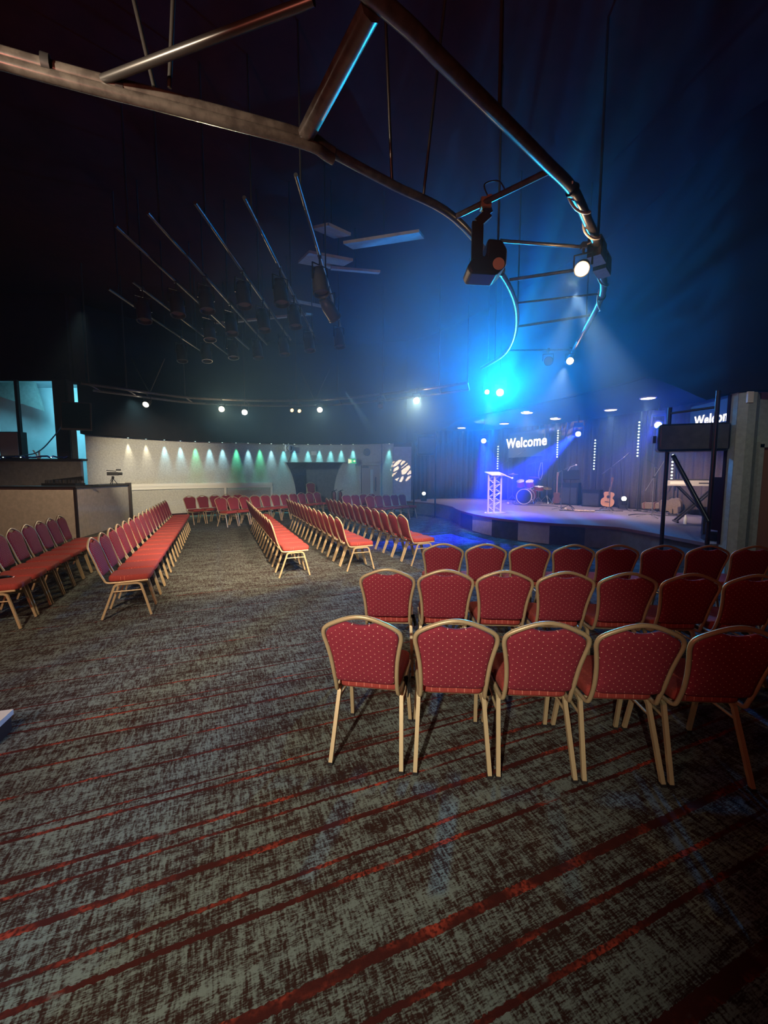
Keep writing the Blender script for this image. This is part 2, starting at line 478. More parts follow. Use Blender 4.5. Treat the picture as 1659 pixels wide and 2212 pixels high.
# black skirting
def skirting(x0, x1, m=24):
    b = MB(); pts = []
    for i in range(m + 1):
        p = along(x0 + (x1 - x0) * i / m); pts.append((p.x + .015, p.y - 0.03, 0.06))
    return b.tube(pts, 0.016, 4, up=(0, 0, 1), ry=0.06, sq=True)
bb = skirting(-10.1, -3.95); b2 = skirting(-2.25, -1.15); bb.add(b2.v, b2.f)
struct(bb.build('baseboard_back', 'black'), 'black skirting along the far wall')

# black fascia that overhangs the far wall
fas = [Vector((p.x + 0.16, p.y - 0.42, 0)) for p in WALL]
fas = fas + [Vector((0.95, 17.55, 0))]
b = MB(); nn = len(fas)
for off in (0.0, 0.45):
    b.add([(p.x - off * .35, p.y + off, z) for z in (3.02, CEIL) for p in fas], [(i, i + 1, nn + i + 1, nn + i) for i in range(nn - 1)])
b.add([(p.x - o * .35, p.y + o, 3.02) for o in (0, .45) for p in fas], [(i, i + 1, nn + i + 1, nn + i) for i in range(nn - 1)])
struct(b.build('wall_fascia', 'soffit', smooth=30), 'black fascia above the far wall')

# cream dado rail with drops on the far wall
rail = thing('dado_rail', 'cream moulded rail with two uprights on the far wall', 'rail', (0, 0, 0))
rb = MB(); rb2 = MB()
pts = [along(-9.55 + 4.6 * i / 30) for i in range(31)]
rb.tube([(p.x + .02, p.y - .04, 1.27) for p in pts], 0.028, 4, up=(0, 0, 1), ry=0.055, sq=True)
rb.tube([(p.x + .015, p.y - .03, 1.16) for p in pts], 0.02, 4, up=(0, 0, 1), ry=0.055, sq=True)
rb.build('moulding', 'cream', rail)
for x in (-6.75, -4.97):
    p = along(x); MB().box((p.x + .015, p.y - .04, 0.62), (0.09, 0.035, 1.1)).build('upright', 'cream', rail)

# pale end panel of the far wall
struct(MB().box((0.80, 17.93, 1.45), (0.78, 0.06, 2.86)).build('trim_1', 'panel_light'), 'pale flat panel beside the stage')
struct(MB().box((0.395, 17.9, 1.51), (0.05, 0.05, 3.0)).build('trim_2', 'wall'), 'narrow post beside the pale panel')

# door in the far wall
d1 = MB(); p = along(-0.6); ang = math.atan2(along(-0.2).y - along(-1.0).y, 0.8)
mx = Matrix.Translation((p.x, p.y - .05, 0)) @ Matrix.Rotation(ang, 4, 'Z')
door = MB().box((0, 0, 1.03), (0.82, 0.05, 2.06), mx).build('door_1', 'grey_door'); struct(door, 'grey brown fire door with a glazed slit')
fr = MB().box((-0.47, 0, 1.07), (0.08, 0.09, 2.14), mx).box((0.45, 0, 1.07), (0.06, 0.09, 2.14), mx).box((0, 0, 2.12), (1.0, 0.09, 0.08), mx)
fr.build('door_frame', 'wall', door)
MB().box((0.07, -.03, 1.15), (0.13, 0.012, 1.5), mx).build('glass', 'glass', door)
MB().tube([tuple(mx @ Vector(q)) for q in ((0.24, -.03, 0.95), (0.24, -.09, 1.0), (0.24, -.09, 1.5), (0.24, -.03, 1.55))], 0.016, 8).build('door_handle', 'steel', door, 40)
MB().box((-0.22, -.06, 2.0), (0.3, 0.06, 0.06), mx).bar(tuple(mx @ Vector((-.1, -.09, 2.04))), tuple(mx @ Vector((-.3, -.16, 2.06))), .02, .02).build('door_closer', 'steel', door)
pl = MB().box((0, -.01, 2.6), (0.98, 0.02, 0.8), mx).build('trim_3', 'wall'); struct(pl, 'plain panel over the far door')

# exit sign
ex = thing('exit_sign', 'green lit exit sign with running figure and arrow by the far door', 'sign', (-1.40, 17.98, 2.26))
MB().box((0, 0.05, 0), (0.38, 0.05, 0.24)).bar((-.1, .05, .1), (-.1, .4, .1), .03, .03).bar((.1, .05, .1), (.1, .4, .1), .03, .03).build('housing', 'white_plastic', ex)
MB().box((0, 0.015, 0), (0.34, 0.02, 0.2)).build('sign_face', 'exit_green', ex)
MB().box((-0.125, 0, 0), (0.07, 0.012, 0.17)).box((-.05, 0, .055), (.03, .012, .03)).bar((-.06, 0, .035), (-.045, 0, -.015), .035, .012, (0, 1, 0)).bar((-.045, 0, -.015), (-.075, 0, -.07), .018, .012, (0, 1, 0)).bar((-.045, 0, -.015), (-.015, 0, -.065), .018, .012, (0, 1, 0)).bar((-.08, 0, .0), (-.02, 0, .03), .014, .012, (0, 1, 0)).build('running_figure', 'exit_white', ex)
MB().box((0.075, 0, 0), (0.09, 0.012, 0.03)).add([(0.10, -.006, .055), (0.10, -.006, -.055), (0.155, -.006, 0), (0.10, .006, .055), (0.10, .006, -.055), (0.155, .006, 0)], [(0, 1, 2), (3, 5, 4), (0, 2, 5, 3), (1, 4, 5, 2), (0, 3, 4, 1)]).build('arrow', 'exit_white', ex)

# two extinguishers on a low stand by the alcove
es = thing('extinguisher_stand', 'low dark stand for two extinguishers right of the alcove', 'stand', (-1.98, 17.35, 0))
MB().box((0, 0, .02), (.5, .3, .04)).box((0, .1, .3), (.06, .05, .56)).box((0, 0, .50), (.5, .26, .03)).build('frame', 'rubber', es)
for dx, w in ((-.13, 'left'), (.13, 'right')):
    e = thing('fire_extinguisher', 'dark glossy fire extinguisher, %s one of the pair by the alcove' % w, 'fire extinguisher', (-1.98 + dx, 17.32, .515))
    MB().lathe([(.001, 0), (.075, .0), (.08, .02), (.08, .36), (.06, .41), (.025, .44), (.025, .46)], 18).build('cylinder', 'extinguisher', e, 40)
    MB().bar((0, 0, .46), (.12, 0, .50), .03, .02).bar((0, 0, .48), (.11, 0, .54), .03, .015).box((0, 0, .47), (.05, .05, .05)).build('handle', 'rubber', e)
    MB().tube(spline([(-.02, 0, .46), (-.10, 0, .42), (-.11, 0, .2), (-.095, 0, .08)], 5), .012, 6).build('hose', 'rubber', e, 40)

# things under the fascia
sp_ = thing('wall_camera', 'pale round bracketed camera with a dark eye under the black fascia', 'camera', (-4.10, 17.75, 2.8))
MB().lathe([(.02, -.2), (.11, -.2), (.135, -.1), (.135, .1)], 20, Matrix.Rotation(R(60), 4, 'Z') @ Matrix.Rotation(R(90), 4, 'X')).build('body', 'white_plastic', sp_, 40)
MB().lathe([(.001, .1), (.11, .1), (.125, .08)], 20, Matrix.Rotation(R(30), 4, 'Z') @ Matrix.Rotation(R(90), 4, 'X')).build('lens', 'screen_dark', sp_, 40)
MB().box((-.13, .02, 0), (.05, .2, .3)).bar((-.05, .1, .1), (-.05, .15, .24), .04, .04).build('bracket', 'white_plastic', sp_)
tag(MB().tube([(-4.1, 18.15, 2.75), (-4.12, 18.18, 2.5), (-4.25, 18.2, 2.22)], .012, 6).build('cable', 'rubber'), 'thin dark cable dropping from the wall camera to the alcove', 'cable')
vb = thing('wall_box', 'small pale rectangular box high on the wall above the alcove', 'box', (-3.13, along(-3.13).y - .05, 2.62))
MB().box((0, 0, 0), (.24, .1, .17)).build('body', 'white_plastic', vb); MB().box((0, -.055, 0), (.2, .01, .12)).build('cover', 'cream', vb)
tag(MB().lathe([(.02, 0), (.17, 0), (.15, .03), (.02, .03)], 24, Matrix.Translation((-.75, along(-.75).y - .085, 2.66)) @ Matrix.Rotation(R(90), 4, 'X')).build('round_grille', 'grey_panel', None, 40), 'round grey grille on the panel over the far door', 'grille')

# row of small downlights under the fascia, each washing the wall
import colorsys
pxs = [(-9.35, 'w'), (-8.98, 'w'), (-8.55, 'b'), (-8.13, 'b'), (-7.7, 'g'), (-7.25, 'b'), (-6.8, 'b'), (-6.3, 'g'), (-5.85, 'b'), (-5.4, 'g'), (-4.95, 'b'), (-4.45, 'c'), (-4.0, 'c'),
       (-3.42, 'c'), (-2.92, 'c'), (-2.42, 'c'), (-1.95, 'c'), (-1.42, 'c'), (0.18, 'c')]
LC = {'w': (1.0, .93, .72), 'b': (.35, .80, 1.0), 'g': (.12, 1.0, .55), 'c': (.18, .80, 1.0)}
WORD = {'w': 'warm white', 'b': 'pale blue', 'g': 'green', 'c': 'cyan'}
for i, (x, c) in enumerate(pxs):
    p = along(x)
    dl = thing('downlight', 'small %s wall washer, %s from the booth end under the fascia' % (WORD[c], ORD[i] if i < 18 else 'last'), 'downlight', (p.x + .05, p.y - .15, 3.02), 0, 'wall washers under the black fascia')
    MB().lathe([(.02, 0), (.05, 0), (.05, -.012), (.035, -.014)], 14).build('bezel', 'chrome', dl, 40)
    MB().lathe([(.001, -.016), (.03, -.0155)], 12).build('lens', 'tiny_led', dl, 40)
    light('SPOT', 'wall_washer_beam', (p.x + .03, p.y - .10, 3.0), 190 if c != 'w' else 110, LC[c], (p.x - .0, p.y - 0.015, 1.6), 34, .9, .02)

# right-hand wall by the stage, with pilaster and door
struct(MB().box((7.6, 6.72, 1.5), (3.9, 0.16, 3.0)).build('wall_right', 'pilaster'), 'grey wall to the right of the stage')
struct(MB().prism([(5.64, 6.62), (5.70, 6.50), (5.83, 6.50), (5.95, 6.58), (5.95, 6.66)], 0, 2.98).build('trim_4', 'pilaster'), 'grey green faceted pilaster')
struct(MB().box((5.715, 6.50, 2.9), (0.09, 0.03, 0.17)).build('trim_5', 'cream'), 'small box at the head of the pilaster')
dr = struct(MB().box((6.53, 6.62, 1.06), (0.94, 0.05, 2.12)).build('door_2', 'door_wood'), 'brown veneered door')
MB().box((6.02, 6.6, 1.09), (0.07, 0.1, 2.18)).box((7.03, 6.6, 1.09), (0.07, 0.1, 2.18)).box((6.53, 6.6, 2.17), (1.08, 0.1, 0.09)).build('door_frame', 'pilaster', dr)
MB().tube([(6.86, 6.57, 1.02), (6.86, 6.53, 1.02), (6.75, 6.53, 1.02)], .012, 8).build('door_handle', 'steel', dr, 40)
# black fascia from the pilaster round the front of the stage ceiling
SF = spline([(9.6, 6.55, 0), (7.2, 6.5, 0), (5.66, 6.55, 0), (5.55, 8.0, 0), (5.3, 9.8, 0), (4.5, 12.0, 0), (3.3, 14.4, 0), (2.0, 16.6, 0), (0.95, 17.55, 0)], 6)
b = MB(); nn = len(SF)
def zlow(p): return 3.0 if p.y < 7.2 else 3.0 + min(1, (p.y - 7.2) / 1.5) * 0.75 if p.y < 15.5 else 3.75 - min(1, (p.y - 15.5) / 2) * 0.73
for off in (0.0, 0.14):
    b.add([(p.x + off, p.y + off, z if z == CEIL else zlow(p)) for z in (0, CEIL) for p in SF], [(i, i + 1, nn + i + 1, nn + i) for i in range(nn - 1)])
struct(b.build('wall_stage_fascia', 'soffit', smooth=30), 'dark fascia over the stage front')

# stage back line and stage ceiling
BACK = [(1.2, 18.6, 0), (2.4, 19.4, 0), (3.6, 19.7, 0), (4.9, 19.3, 0), (5.9, 18.2, 0), (7.0, 16.8, 0), (7.9, 15.2, 0), (8.5, 13.6, 0), (8.95, 12.0, 0), (9.3, 10.0, 0), (9.5, 8.0, 0), (9.5, 6.9, 0)]
poly = [(p.x + .02, p.y + .02) for p in SF if p.y >= 6.6] + [(x + .4, y + .3) for x, y, _ in BACK]
struct(MB().prism([(5.7, 6.7)] + poly[:] , 3.76, 3.86).build('ceiling_stage', 'soffit'), 'dark ceiling over the stage')
bw = spline([(x + .45, y + .35, 0) for x, y, _ in BACK], 5)
b = MB(); b.add([(p.x, p.y, z) for z in (0, 3.9) for p in bw], [(i, i + 1, len(bw) + i + 1, len(bw) + i) for i in range(len(bw) - 1)])
struct(b.build('wall_stage', 'soffit', smooth=30), 'dark wall behind the stage curtains')

# pleated curtains round the back of the stage
bk = spline(BACK, 12)
cum = [0.0]
for a, c in zip(bk, bk[1:]): cum.append(cum[-1] + (c - a).length)
def at_len(s):
    for i in range(len(cum) - 1):
        if cum[i + 1] >= s:
            t = (s - cum[i]) / (cum[i + 1] - cum[i]); return bk[i].lerp(bk[i + 1], t), (bk[i + 1] - bk[i]).normalized()
    return bk[-1].copy(), (bk[-1] - bk[-2]).normalized()
CL = ['dark curtain at the far end of the stage near the pale panel', 'dark pleated curtain between the far stage end and the lectern', 'dark pleated curtain behind the lectern',
      'dark pleated curtain behind the drum kit', 'dark pleated curtain behind the hanging welcome screen', 'dark pleated curtain behind the propped acoustic guitar',
      'brown pleated curtain behind the brown guitar case', 'brown pleated curtain behind the silver keyboard', 'dark curtain at the stage end behind the black flat']
per = cum[-1] / len(CL)
for k, lab in enumerate(CL):
    N = 96; fr_ = []; bk_ = []
    for i in range(N + 1):
        s = per * (k + 0.004 + 0.992 * i / N)
        p, t = at_len(min(s, cum[-1] - 1e-4)); nrm = Vector((t.y, -t.x, 0))
        w = math.sin(s * 2 * math.pi / 0.27 + math.sin(s * 1.7) * 1.2)
        w = math.copysign(abs(w) ** 0.7, w) * (0.05 + 0.02 * math.sin(s * 2.9))
        fr_.append(p + nrm * w)
    b = MB(); lv = [0.54, 1.2, 2.4, 3.74]; m_ = N + 1
    vs = []
    for z in lv:
        k2 = 1.0 - 0.25 * (z - .54) / 3.2
        vs += [(p.x, p.y, z) for p in fr_]
    b.add(vs, [(r * m_ + i, r * m_ + i + 1, (r + 1) * m_ + i + 1, (r + 1) * m_ + i) for r in range(3) for i in range(N)])
    o = b.build('stage_curtain', 'curtain', None, 60)
    sol = o.modifiers.new('thickness', 'SOLIDIFY'); sol.thickness = 0.012
    tag(o, lab, 'curtain', 'curtains round the back of the stage')

# ---------------------------------------------------------------- stage
FRONT = spline([(0.9, 17.7, 0), (1.2, 17.45, 0), (2.07, 16.4, 0), (2.5, 14.7, 0)], 5)[:-1] + spline([(2.5, 14.7, 0), (2.47, 13.5, 0), (2.64, 12.2, 0), (2.95, 11.16, 0), (3.42, 10.38, 0), (4.0, 9.82, 0), (4.69, 9.46, 0), (5.28, 9.02, 0)], 6)[:-1] + spline([(5.28, 9.02, 0), (5.45, 8.0, 0), (5.57, 6.86, 0)], 5)
SZ = 0.52
stage = thing('stage_platform', 'low stage with a curved front of alternating pale and dark panels', 'stage')
outline = [(p.x, p.y) for p in FRONT] + [(9.75, 6.9), (9.62, 10.0), (9.2, 12.2), (8.2, 15.2), (6.1, 18.4), (4.95, 19.5), (3.6, 19.85), (2.4, 19.5), (1.25, 18.7)]
MB().prism(outline, SZ - .06, SZ).build('deck', 'deck', stage)
def pan(i0, i1, m):
    b = MB(); P = [FRONT[i] for i in range(i0, i1 + 1)]; nn = len(P)
    for off in (0.03, 0.06):
        b.add([(p.x + off, p.y + off * .6, z) for z in (0.0, SZ - .055) for p in P], [(i, i + 1, nn + i + 1, nn + i) for i in range(nn - 1)])
    return b.build('front_panel', m, stage, 30)
def near_i(x, y): return min(range(len(FRONT)), key=lambda i: (FRONT[i].x - x) ** 2 + (FRONT[i].y - y) ** 2)
cuts = [0, near_i(2.07, 16.4), near_i(2.5, 14.7), near_i(2.49, 13.35), near_i(2.64, 12.2), near_i(2.95, 11.16), near_i(3.42, 10.38), near_i(4.05, 9.8), near_i(4.7, 9.46), near_i(5.28, 9.02), near_i(5.45, 8.0), len(FRONT) - 1]
for (a, c), mm in zip(zip(cuts, cuts[1:]), ['panel_mid', 'panel_mid', 'panel_mid', 'panel_dark', 'panel_light', 'panel_dark', 'panel_light', 'panel_dark', 'panel_mid', 'panel_mid', 'panel_dark']):
    o = pan(a, c, mm)
    o['label'] = {'panel_light': 'pale grey front panel', 'panel_dark': 'charcoal front panel', 'panel_mid': 'mid grey front panel'}[mm]
MB().tube([(p.x - .006, p.y - .006, SZ - .03) for p in FRONT], .014, 4, up=(0, 0, 1), ry=.031, sq=True).build('edge_nosing', 'edge', stage)

# tall black flat beside the pilaster at the stage's right end
tag(MB().box((5.69, 6.79, 1.76), (0.12, 0.05, 2.46)).box((5.69, 6.93, 1.2), (.1, .24, .9)).build('masking_flat', 'black'), 'tall narrow black flat standing between stage end and pilaster', 'stage flat')

# ---------------------------------------------------------------- control booth on the left
BH = 1.38
A_, B_, C_ = Vector((-12.6, 10.85, 0)), Vector((-8.13, 10.75, 0)), Vector((-8.83, 14.1, 0))
booth = thing('control_booth', 'beige panelled sound booth with black top rim and dark corner post', 'booth')
def slab(a, c, z0, z1, t=.08):
    d = (c - a).normalized(); nrm = Vector((d.y, -d.x, 0))
    m_ = MB(); q = [a, c, c - nrm * t, a - nrm * t]
    return m_.prism([(p.x, p.y) for p in q], z0, z1)
slab(A_, B_ + Vector((-.03, 0, 0)), 0, BH - .05).build('front_panel', 'booth', booth)
slab(B_ + Vector((-.01, .05, 0)), C_, 0, BH - .05).build('side_panel', 'booth', booth)
MB().box((B_.x - .02, B_.y, (BH - .05) / 2), (.055, .055, BH - .05), ).build('seam_strip', 'brown_metal', booth)
MB().prism([(C_.x - .06, C_.y - .08), (C_.x + .07, C_.y - .04), (C_.x + .03, C_.y + .12), (C_.x - .1, C_.y + .08)], 0, BH + .02).build('corner_post', 'brown_metal', booth)
MB().prism([(A_.x, A_.y - .03), (B_.x + .03, B_.y - .04), (C_.x + .04, C_.y + .05), (C_.x - .5, C_.y + .05), (B_.x - .5, B_.y + .55), (A_.x, A_.y + .55)], BH - .055, BH).build('desk_top', 'brown_metal', booth)
# raised rear tier
tier = thing('rear_tier', 'grey raised rear tier of the booth with a black ledge', 'tier')
MB().box((-11.6, 13.0, 1.06), (4.05, .1, 2.12)).build('front_panel', 'grey_panel', tier)
MB().bar((-9.62, 13.0, 1.06), (-10.9, 14.5, 1.06), .08, 2.12).build('side_panel', 'grey_panel', tier)
MB().box((-11.57, 13.02, 2.15), (4.15, .26, .06)).build('ledge', 'brown_metal', tier)
tp = thing('booth_column', 'broad dark brown column rising from the rear tier beside the monitor', 'column')
MB().prism([(-10.30, 12.95), (-9.82, 12.95), (-9.82, 13.2), (-10.30, 13.2)], 2.18, 4.62).build('shaft', 'brown_metal', tp)
MB().box((-9.86, 12.93, 3.4), (.06, .04, 2.44)).build('corner_strip', 'dark_metal', tp)
tag(MB().box((-11.43, 12.98, 3.4), (.09, .09, 2.44)).build('mullion_post', 'brown_metal'), 'thin dark upright post standing on the rear tier ledge', 'post')
struct(MB().box((-12.2, 13.05, 5.9), (4.9, .12, 2.6)).build('wall_booth_fascia', 'black'), 'black fascia over the booth opening')
struct(MB().box((-9.9, 13.35, 5.9), (.4, .5, 2.6)).build('wall_booth_return', 'black'), 'black return between booth and far fascia')
# room behind the opening, lit cyan
struct(MB().box((-12.5, 16.6, 3.1), (6.2, .1, 6.2)).build('wall_booth_rear', 'white_wall'), 'pale wall of the room behind the booth')
struct(MB().box((-15.4, 12.8, 3.1), (.1, 9.0, 6.2)).build('wall_left', 'white_wall'), 'left side wall')
struct(MB().prism([(-15.4, 13.4), (-12.0, 13.4), (-10.4, 15.0), (-10.4, 16.6), (-15.4, 16.6)], 5.1, 5.2).build('ceiling_booth', 'white_wall'), 'pale ceiling behind the booth')
struct(MB().add([(-15.2, 15.6, 5.1), (-13.0, 15.5, 5.1), (-12.72, 15.5, 4.05), (-15.2, 15.6, 4.85), (-15.2, 15.7, 5.1), (-13.0, 15.6, 5.1), (-12.72, 15.6, 4.05), (-15.2, 15.7, 4.85)], [(0, 1, 2, 3), (4, 7, 6, 5), (0, 3, 7, 4), (1, 5, 6, 2), (3, 2, 6, 7)]).build('trim_6', 'grey_panel'), 'sloping grey bulkhead behind the booth')
struct(MB().box((-12.4, 16.5, 2.75), (4.6, .08, .9)).build('trim_7', 'white_wall'), 'dado panel on the pale wall behind the booth')
light('AREA', 'cyan_room_lamp', (-11.6, 14.3, 5.0), 260, (.16, .72, 1.0), (-11.4, 16.4, 2.6), 1.4)
gs = thing('speaker_cabinet', 'grey mesh fronted cabinet on the rear tier ledge by the thin post', 'speaker', (-11.75, 12.95, 2.18))
MB().box((0, 0.12, .42), (.62, .3, .84)).build('cabinet', 'dark_metal', gs)
MB().box((0, -.04, .42), (.56, .02, .78)).build('grille', 'mesh', gs)
tv = thing('monitor', 'black flat monitor tilted from the booth column', 'monitor', (-8.72, 11.75, 3.33), R(22))
mx = Matrix.Rotation(R(-8), 4, 'X')
MB().box((0, 0, 0), (.72, .05, .80), mx).build('bezel', 'brown_metal', tv)
MB().box((0, -.03, .01), (.66, .01, .72), mx).build('screen', 'screen_dark', tv)
MB().bar((0, .03, 0), (-.575, 1.44, .05), .08, .08).box((0, .06, 0), (.3, .06, .3)).build('wall_arm', 'dark_metal', tv)
tag(MB().tube(spline([(-9.95, 12.92, 3.35), (-10.25, 12.8, 2.85), (-10.7, 12.75, 2.4), (-11.3, 12.85, 2.28), (-12.2, 12.9, 2.25)], 6), .018, 6).build('cable', 'blue_cable', None, 40), 'blue cable sagging from the booth column to the rear tier', 'cable')
random.seed(3)
pts = [(-12.9 + i * .09, 12.87 + random.uniform(-.03, .03), 2.22 + random.uniform(-.02, .04)) for i in range(34)]
gl = tag(MB().tube(pts, .028, 6).build('garland', 'foil', None), 'blue foil garland along the ledge of the rear tier', 'garland')
for x in (-11.35, -10.4, -11.9):
    MB().ball((x, 12.83, 2.22), .016).build('fairy_light', 'led', gl, 40)
rb_ = thing('small_figurine', 'small pale two eared ornament on the rear tier ledge', 'ornament', (-10.85, 12.9, 2.18))
MB().ball((0, 0, .05), .06, sc=(1.2, 1, .9)).build('body', 'cream', rb_, 60)
for s in (-1, 1): MB().tube([(s * .03, 0, .09), (s * .09 - .06, 0, .26)], .025, 8).build('ear', 'cream', rb_, 40)
# mixing desk on the booth's top
md = thing('mixing_desk', 'dark mixing desk with cables standing on the booth top', 'mixing desk', (-8.9, 11.15, BH), R(2))
MB().prism([(-.45, 0), (.45, 0), (.45, .4), (-.45, .4)], 0, .07).build('chassis', 'dark_metal', md)
random.seed(5)
for i in range(26):
    MB().lathe([(.03, 0), (.024, .09), (.001, .092)], 8, Matrix.Translation((-.4 + .8 * random.random(), .03 + .3 * random.random(), .07))).build('knob', 'rubber', md)
MB().bar((-.44, .34, .1), (.44, .34, .2), .03, .12).build('meter_bridge', 'dark_metal', md)
tag(MB().box((-8.35, 11.6, BH + .01), (.32, .22, .02)).build('laptop', 'dark_metal'), 'thin closed dark laptop lying on the booth top', 'laptop')
# camcorder on tripod on booth top
cc = thing('camcorder', 'black camcorder on a small tripod on the booth corner', 'camera', (-8.62, 13.0, BH), R(200))
cc.scale = (.82, .82, .82)
for a in (90, 210, 330):
    MB().tube([(.0, 0, .22), (.14 * math.cos(R(a)), .14 * math.sin(R(a)), 0)], .014, 6).build('leg', 'rubber', cc, 40)
MB().lathe([(.03, .2), (.045, .22), (.045, .3), (.03, .31)], 12).tube([(0, 0, .3), (.03, .25, .12)], .013, 6).build('fluid_head', 'rubber', cc, 40)
MB().box((0, 0, .40), (.36, .13, .13)).tube([(-.12, 0, .5), (.2, 0, .53)], .016, 6).bar((-.1, 0, .46), (-.1, 0, .5), .02, .02).bar((.1, 0, .46), (.1, 0, .52), .02, .02).build('camera_body', 'rubber', cc)
MB().tube([(-.18, 0, .40), (-.32, 0, .40)], .055, 14).build('lens', 'dark_metal', cc, 40)
MB().tube([(-.28, -.0, .55), (-.12, 0, .55)], .03, 10).build('microphone', 'rubber', cc, 40)

# ---------------------------------------------------------------- banquet chair
def lean(z): return -0.225 - 0.30 * max(0.0, z - 0.42)


def pillow(outline, th, place, shrink=(1.0, .965, .86, .5), puff=0.35):
    """upholstered pad: outline in 2-D, th thick, place(a, b, t) -> 3-D point"""
    n = len(outline); ca = sum(p[0] for p in outline) / n; cb = sum(p[1] for p in outline) / n
    rings = [(.0 + shrink[0], .30), (shrink[1], .5), (shrink[2], .5 + puff * .45), (shrink[3], .5 + puff)]
    seq = [(s, -t) for s, t in reversed(rings)] + [(s, t) for s, t in rings]
    vs = []; fs = []
    for s, t in seq:
        for a, b in outline: vs.append(place(ca + (a - ca) * s, cb + (b - cb) * s, t * th))
    m = len(seq)
    for r in range(m - 1):
        for i in range(n):
            fs.append((r * n + i, r * n + (i + 1) % n, (r + 1) * n + (i + 1) % n, (r + 1) * n + i))
    vs.append(place(ca, cb, -(.5 + puff) * th)); vs.append(place(ca, cb, (.5 + puff) * th))
    for i in range(n):
        fs.append((len(vs) - 2, (i + 1) % n, i)); fs.append((len(vs) - 1, (m - 1) * n + i, (m - 1) * n + (i + 1) % n))
    return MB().add(vs, fs)


def make_chair(feet=True, bracket=True):
    t = thing('banquet_chair', 'red upholstered banquet chair with a gold frame', 'chair')
    # arched frame tube running from one seat rail over the back to the other
    half = [(.200, .225, .428), (.197, .05, .424), (.190, -.13, .420), (.184, -.200, .428), (.180, lean(.47) + .012, .47), (.182, lean(.56), .56), (.190, lean(.66), .66), (.205, lean(.745), .745), (.2155, lean(.795), .795), (.2125, lean(.832), .832),
            (.190, lean(.858), .858), (.135, lean(.886), .886), (.065, lean(.912), .912)]
    path = spline([(-x, y, z) for x, y, z in half] + [(0, lean(.922), .922)] + list(reversed(half)), 3)
    MB().tube(path, .0120, 8, up=(1, 0, 0), ry=.0125).build('back_frame', 'gold', t, 50)
    # backrest pad
    hb = [(.0, .505), (.09, .503), (.163, .512), (.168, .56), (.176, .66), (.191, .745), (.2005, .795), (.196, .826), (.176, .846), (.13, .871), (.085, .888), (.055, .880), (.0, .872)]
    ol = spline([(x, z, 0) for x, z in hb] + [(-x, z, 0) for x, z in reversed(hb[1:-1])], 2, True)
    pillow([(p.x, p.y) for p in ol], .030, lambda a, b, d: (a, lean(b) + .004 + d, b)).build('backrest', 'back_fabric', t, 50)
    # seat pad
    hs = [(.0, -.185), (.13, -.185), (.172, -.17), (.182, -.12), (.196, .08), (.203, .19), (.185, .235), (.12, .25), (.0, .252)]
    ol = spline([(x, y, 0) for x, y in hs] + [(-x, y, 0) for x, y in reversed(hs[1:-1])], 2, True)
    pillow([(p.x, p.y) for p in ol], .062, lambda a, b, d: (a, b, .464 + d), puff=.15).build('seat', 'seat_fabric', t, 50)
    MB().tube([(-.19, .17, .415), (.19, .17, .415)], .009, 6).tube([(-.185, -.11, .405), (.185, -.11, .405)], .009, 6).tube([(0, .17, .415), (0, -.11, .405)], .009, 6).build('seat_frame', 'gold', t)
    for s in (-1, 1):
        x0, x1 = s * .190, s * .206
        f = spline([(x0, .0, .402), (x0, .10, .402), (x0 + s * .001, .142, .385), (x0 + s * .003, .160, .34), (x1, .245, .012)], 4)
        r = spline([(x0, .0, .402), (x0, -.075, .402), (x0 + s * .001, -.118, .385), (x0 + s * .003, -.138, .34), (x1 + s * .004, -.262, .012)], 4)
        for pth in (f, r):
            lg = MB().tube(pth, .0115, 4, up=(1, 0, 0), ry=.0115, sq=True).build('leg', 'gold', t)
            if feet:
                e = pth[-1]; MB().box((e.x, e.y, .008), (.029, .029, .016)).build('rubber_foot', 'rubber', lg)
        MB().tube([(s * .196, .170, .318), (s * .197, -.150, .318)], .0085, 6).build('stretcher', 'gold', t, 40)
    t.scale = (1, 1, 1.027)
    if bracket:
        MB().box((.222, -.02, .40), (.006, .09, .13)).bar((.205, -.03, .45), (.238, -.05, .36), .02, .02).build('linking_bracket', 'rubber', t)
    return t


chair_near = make_chair(True, True)
chair_far = make_chair(False, False)
used = set()


def put(proto, x, y, facing, label, group):
    rz = R(facing - 90)
    if proto.name not in used:
        used.add(proto.name)
        proto.location = (x, y, 0); proto.rotation_euler = (0, 0, rz); proto['label'] = label; proto['group'] = group
        return proto
    return dup(proto, (x, y, 0), rz, label, group)


def row(proto, apex, direction, count, facing, labels, group, step=.482, wob=0.6, k=.968):
    """apex: plan position of the first chair's top rail"""
    apex = (apex[0] * k, apex[1] * k); step *= k
    d = R(direction); fx, fy = math.cos(R(facing)), math.sin(R(facing))
    for i in range(count):
        x = apex[0] + math.cos(d) * step * i + fx * .375; y = apex[1] + math.sin(d) * step * i + fy * .375
        put(proto, x, y, facing + random.uniform(-wob, wob), labels(i), group)


random.seed(11)
FRN = 'red dotted banquet chair seen from behind, %s from the aisle in the %s row'
# nearest block, backs to the camera
put(chair_near, -0.062, 2.48, 80, FRN % ('first', 'nearest'), 'nearest row of chairs')
row(chair_near, (.392, 2.12), -3.9, 4, 86.1, lambda i: FRN % (ORD[i + 1], 'nearest'), 'nearest row of chairs')
row(chair_near, (.506 - .481, 3.264 + .033), -3.95, 7, 86.05, lambda i: FRN % (ORD[i], 'middle'), 'middle row of the nearest block')
row(chair_near, (.669, 4.517), -2.55, 8, 87.4, lambda i: FRN % (ORD[i], 'third'), 'third row of the nearest block')
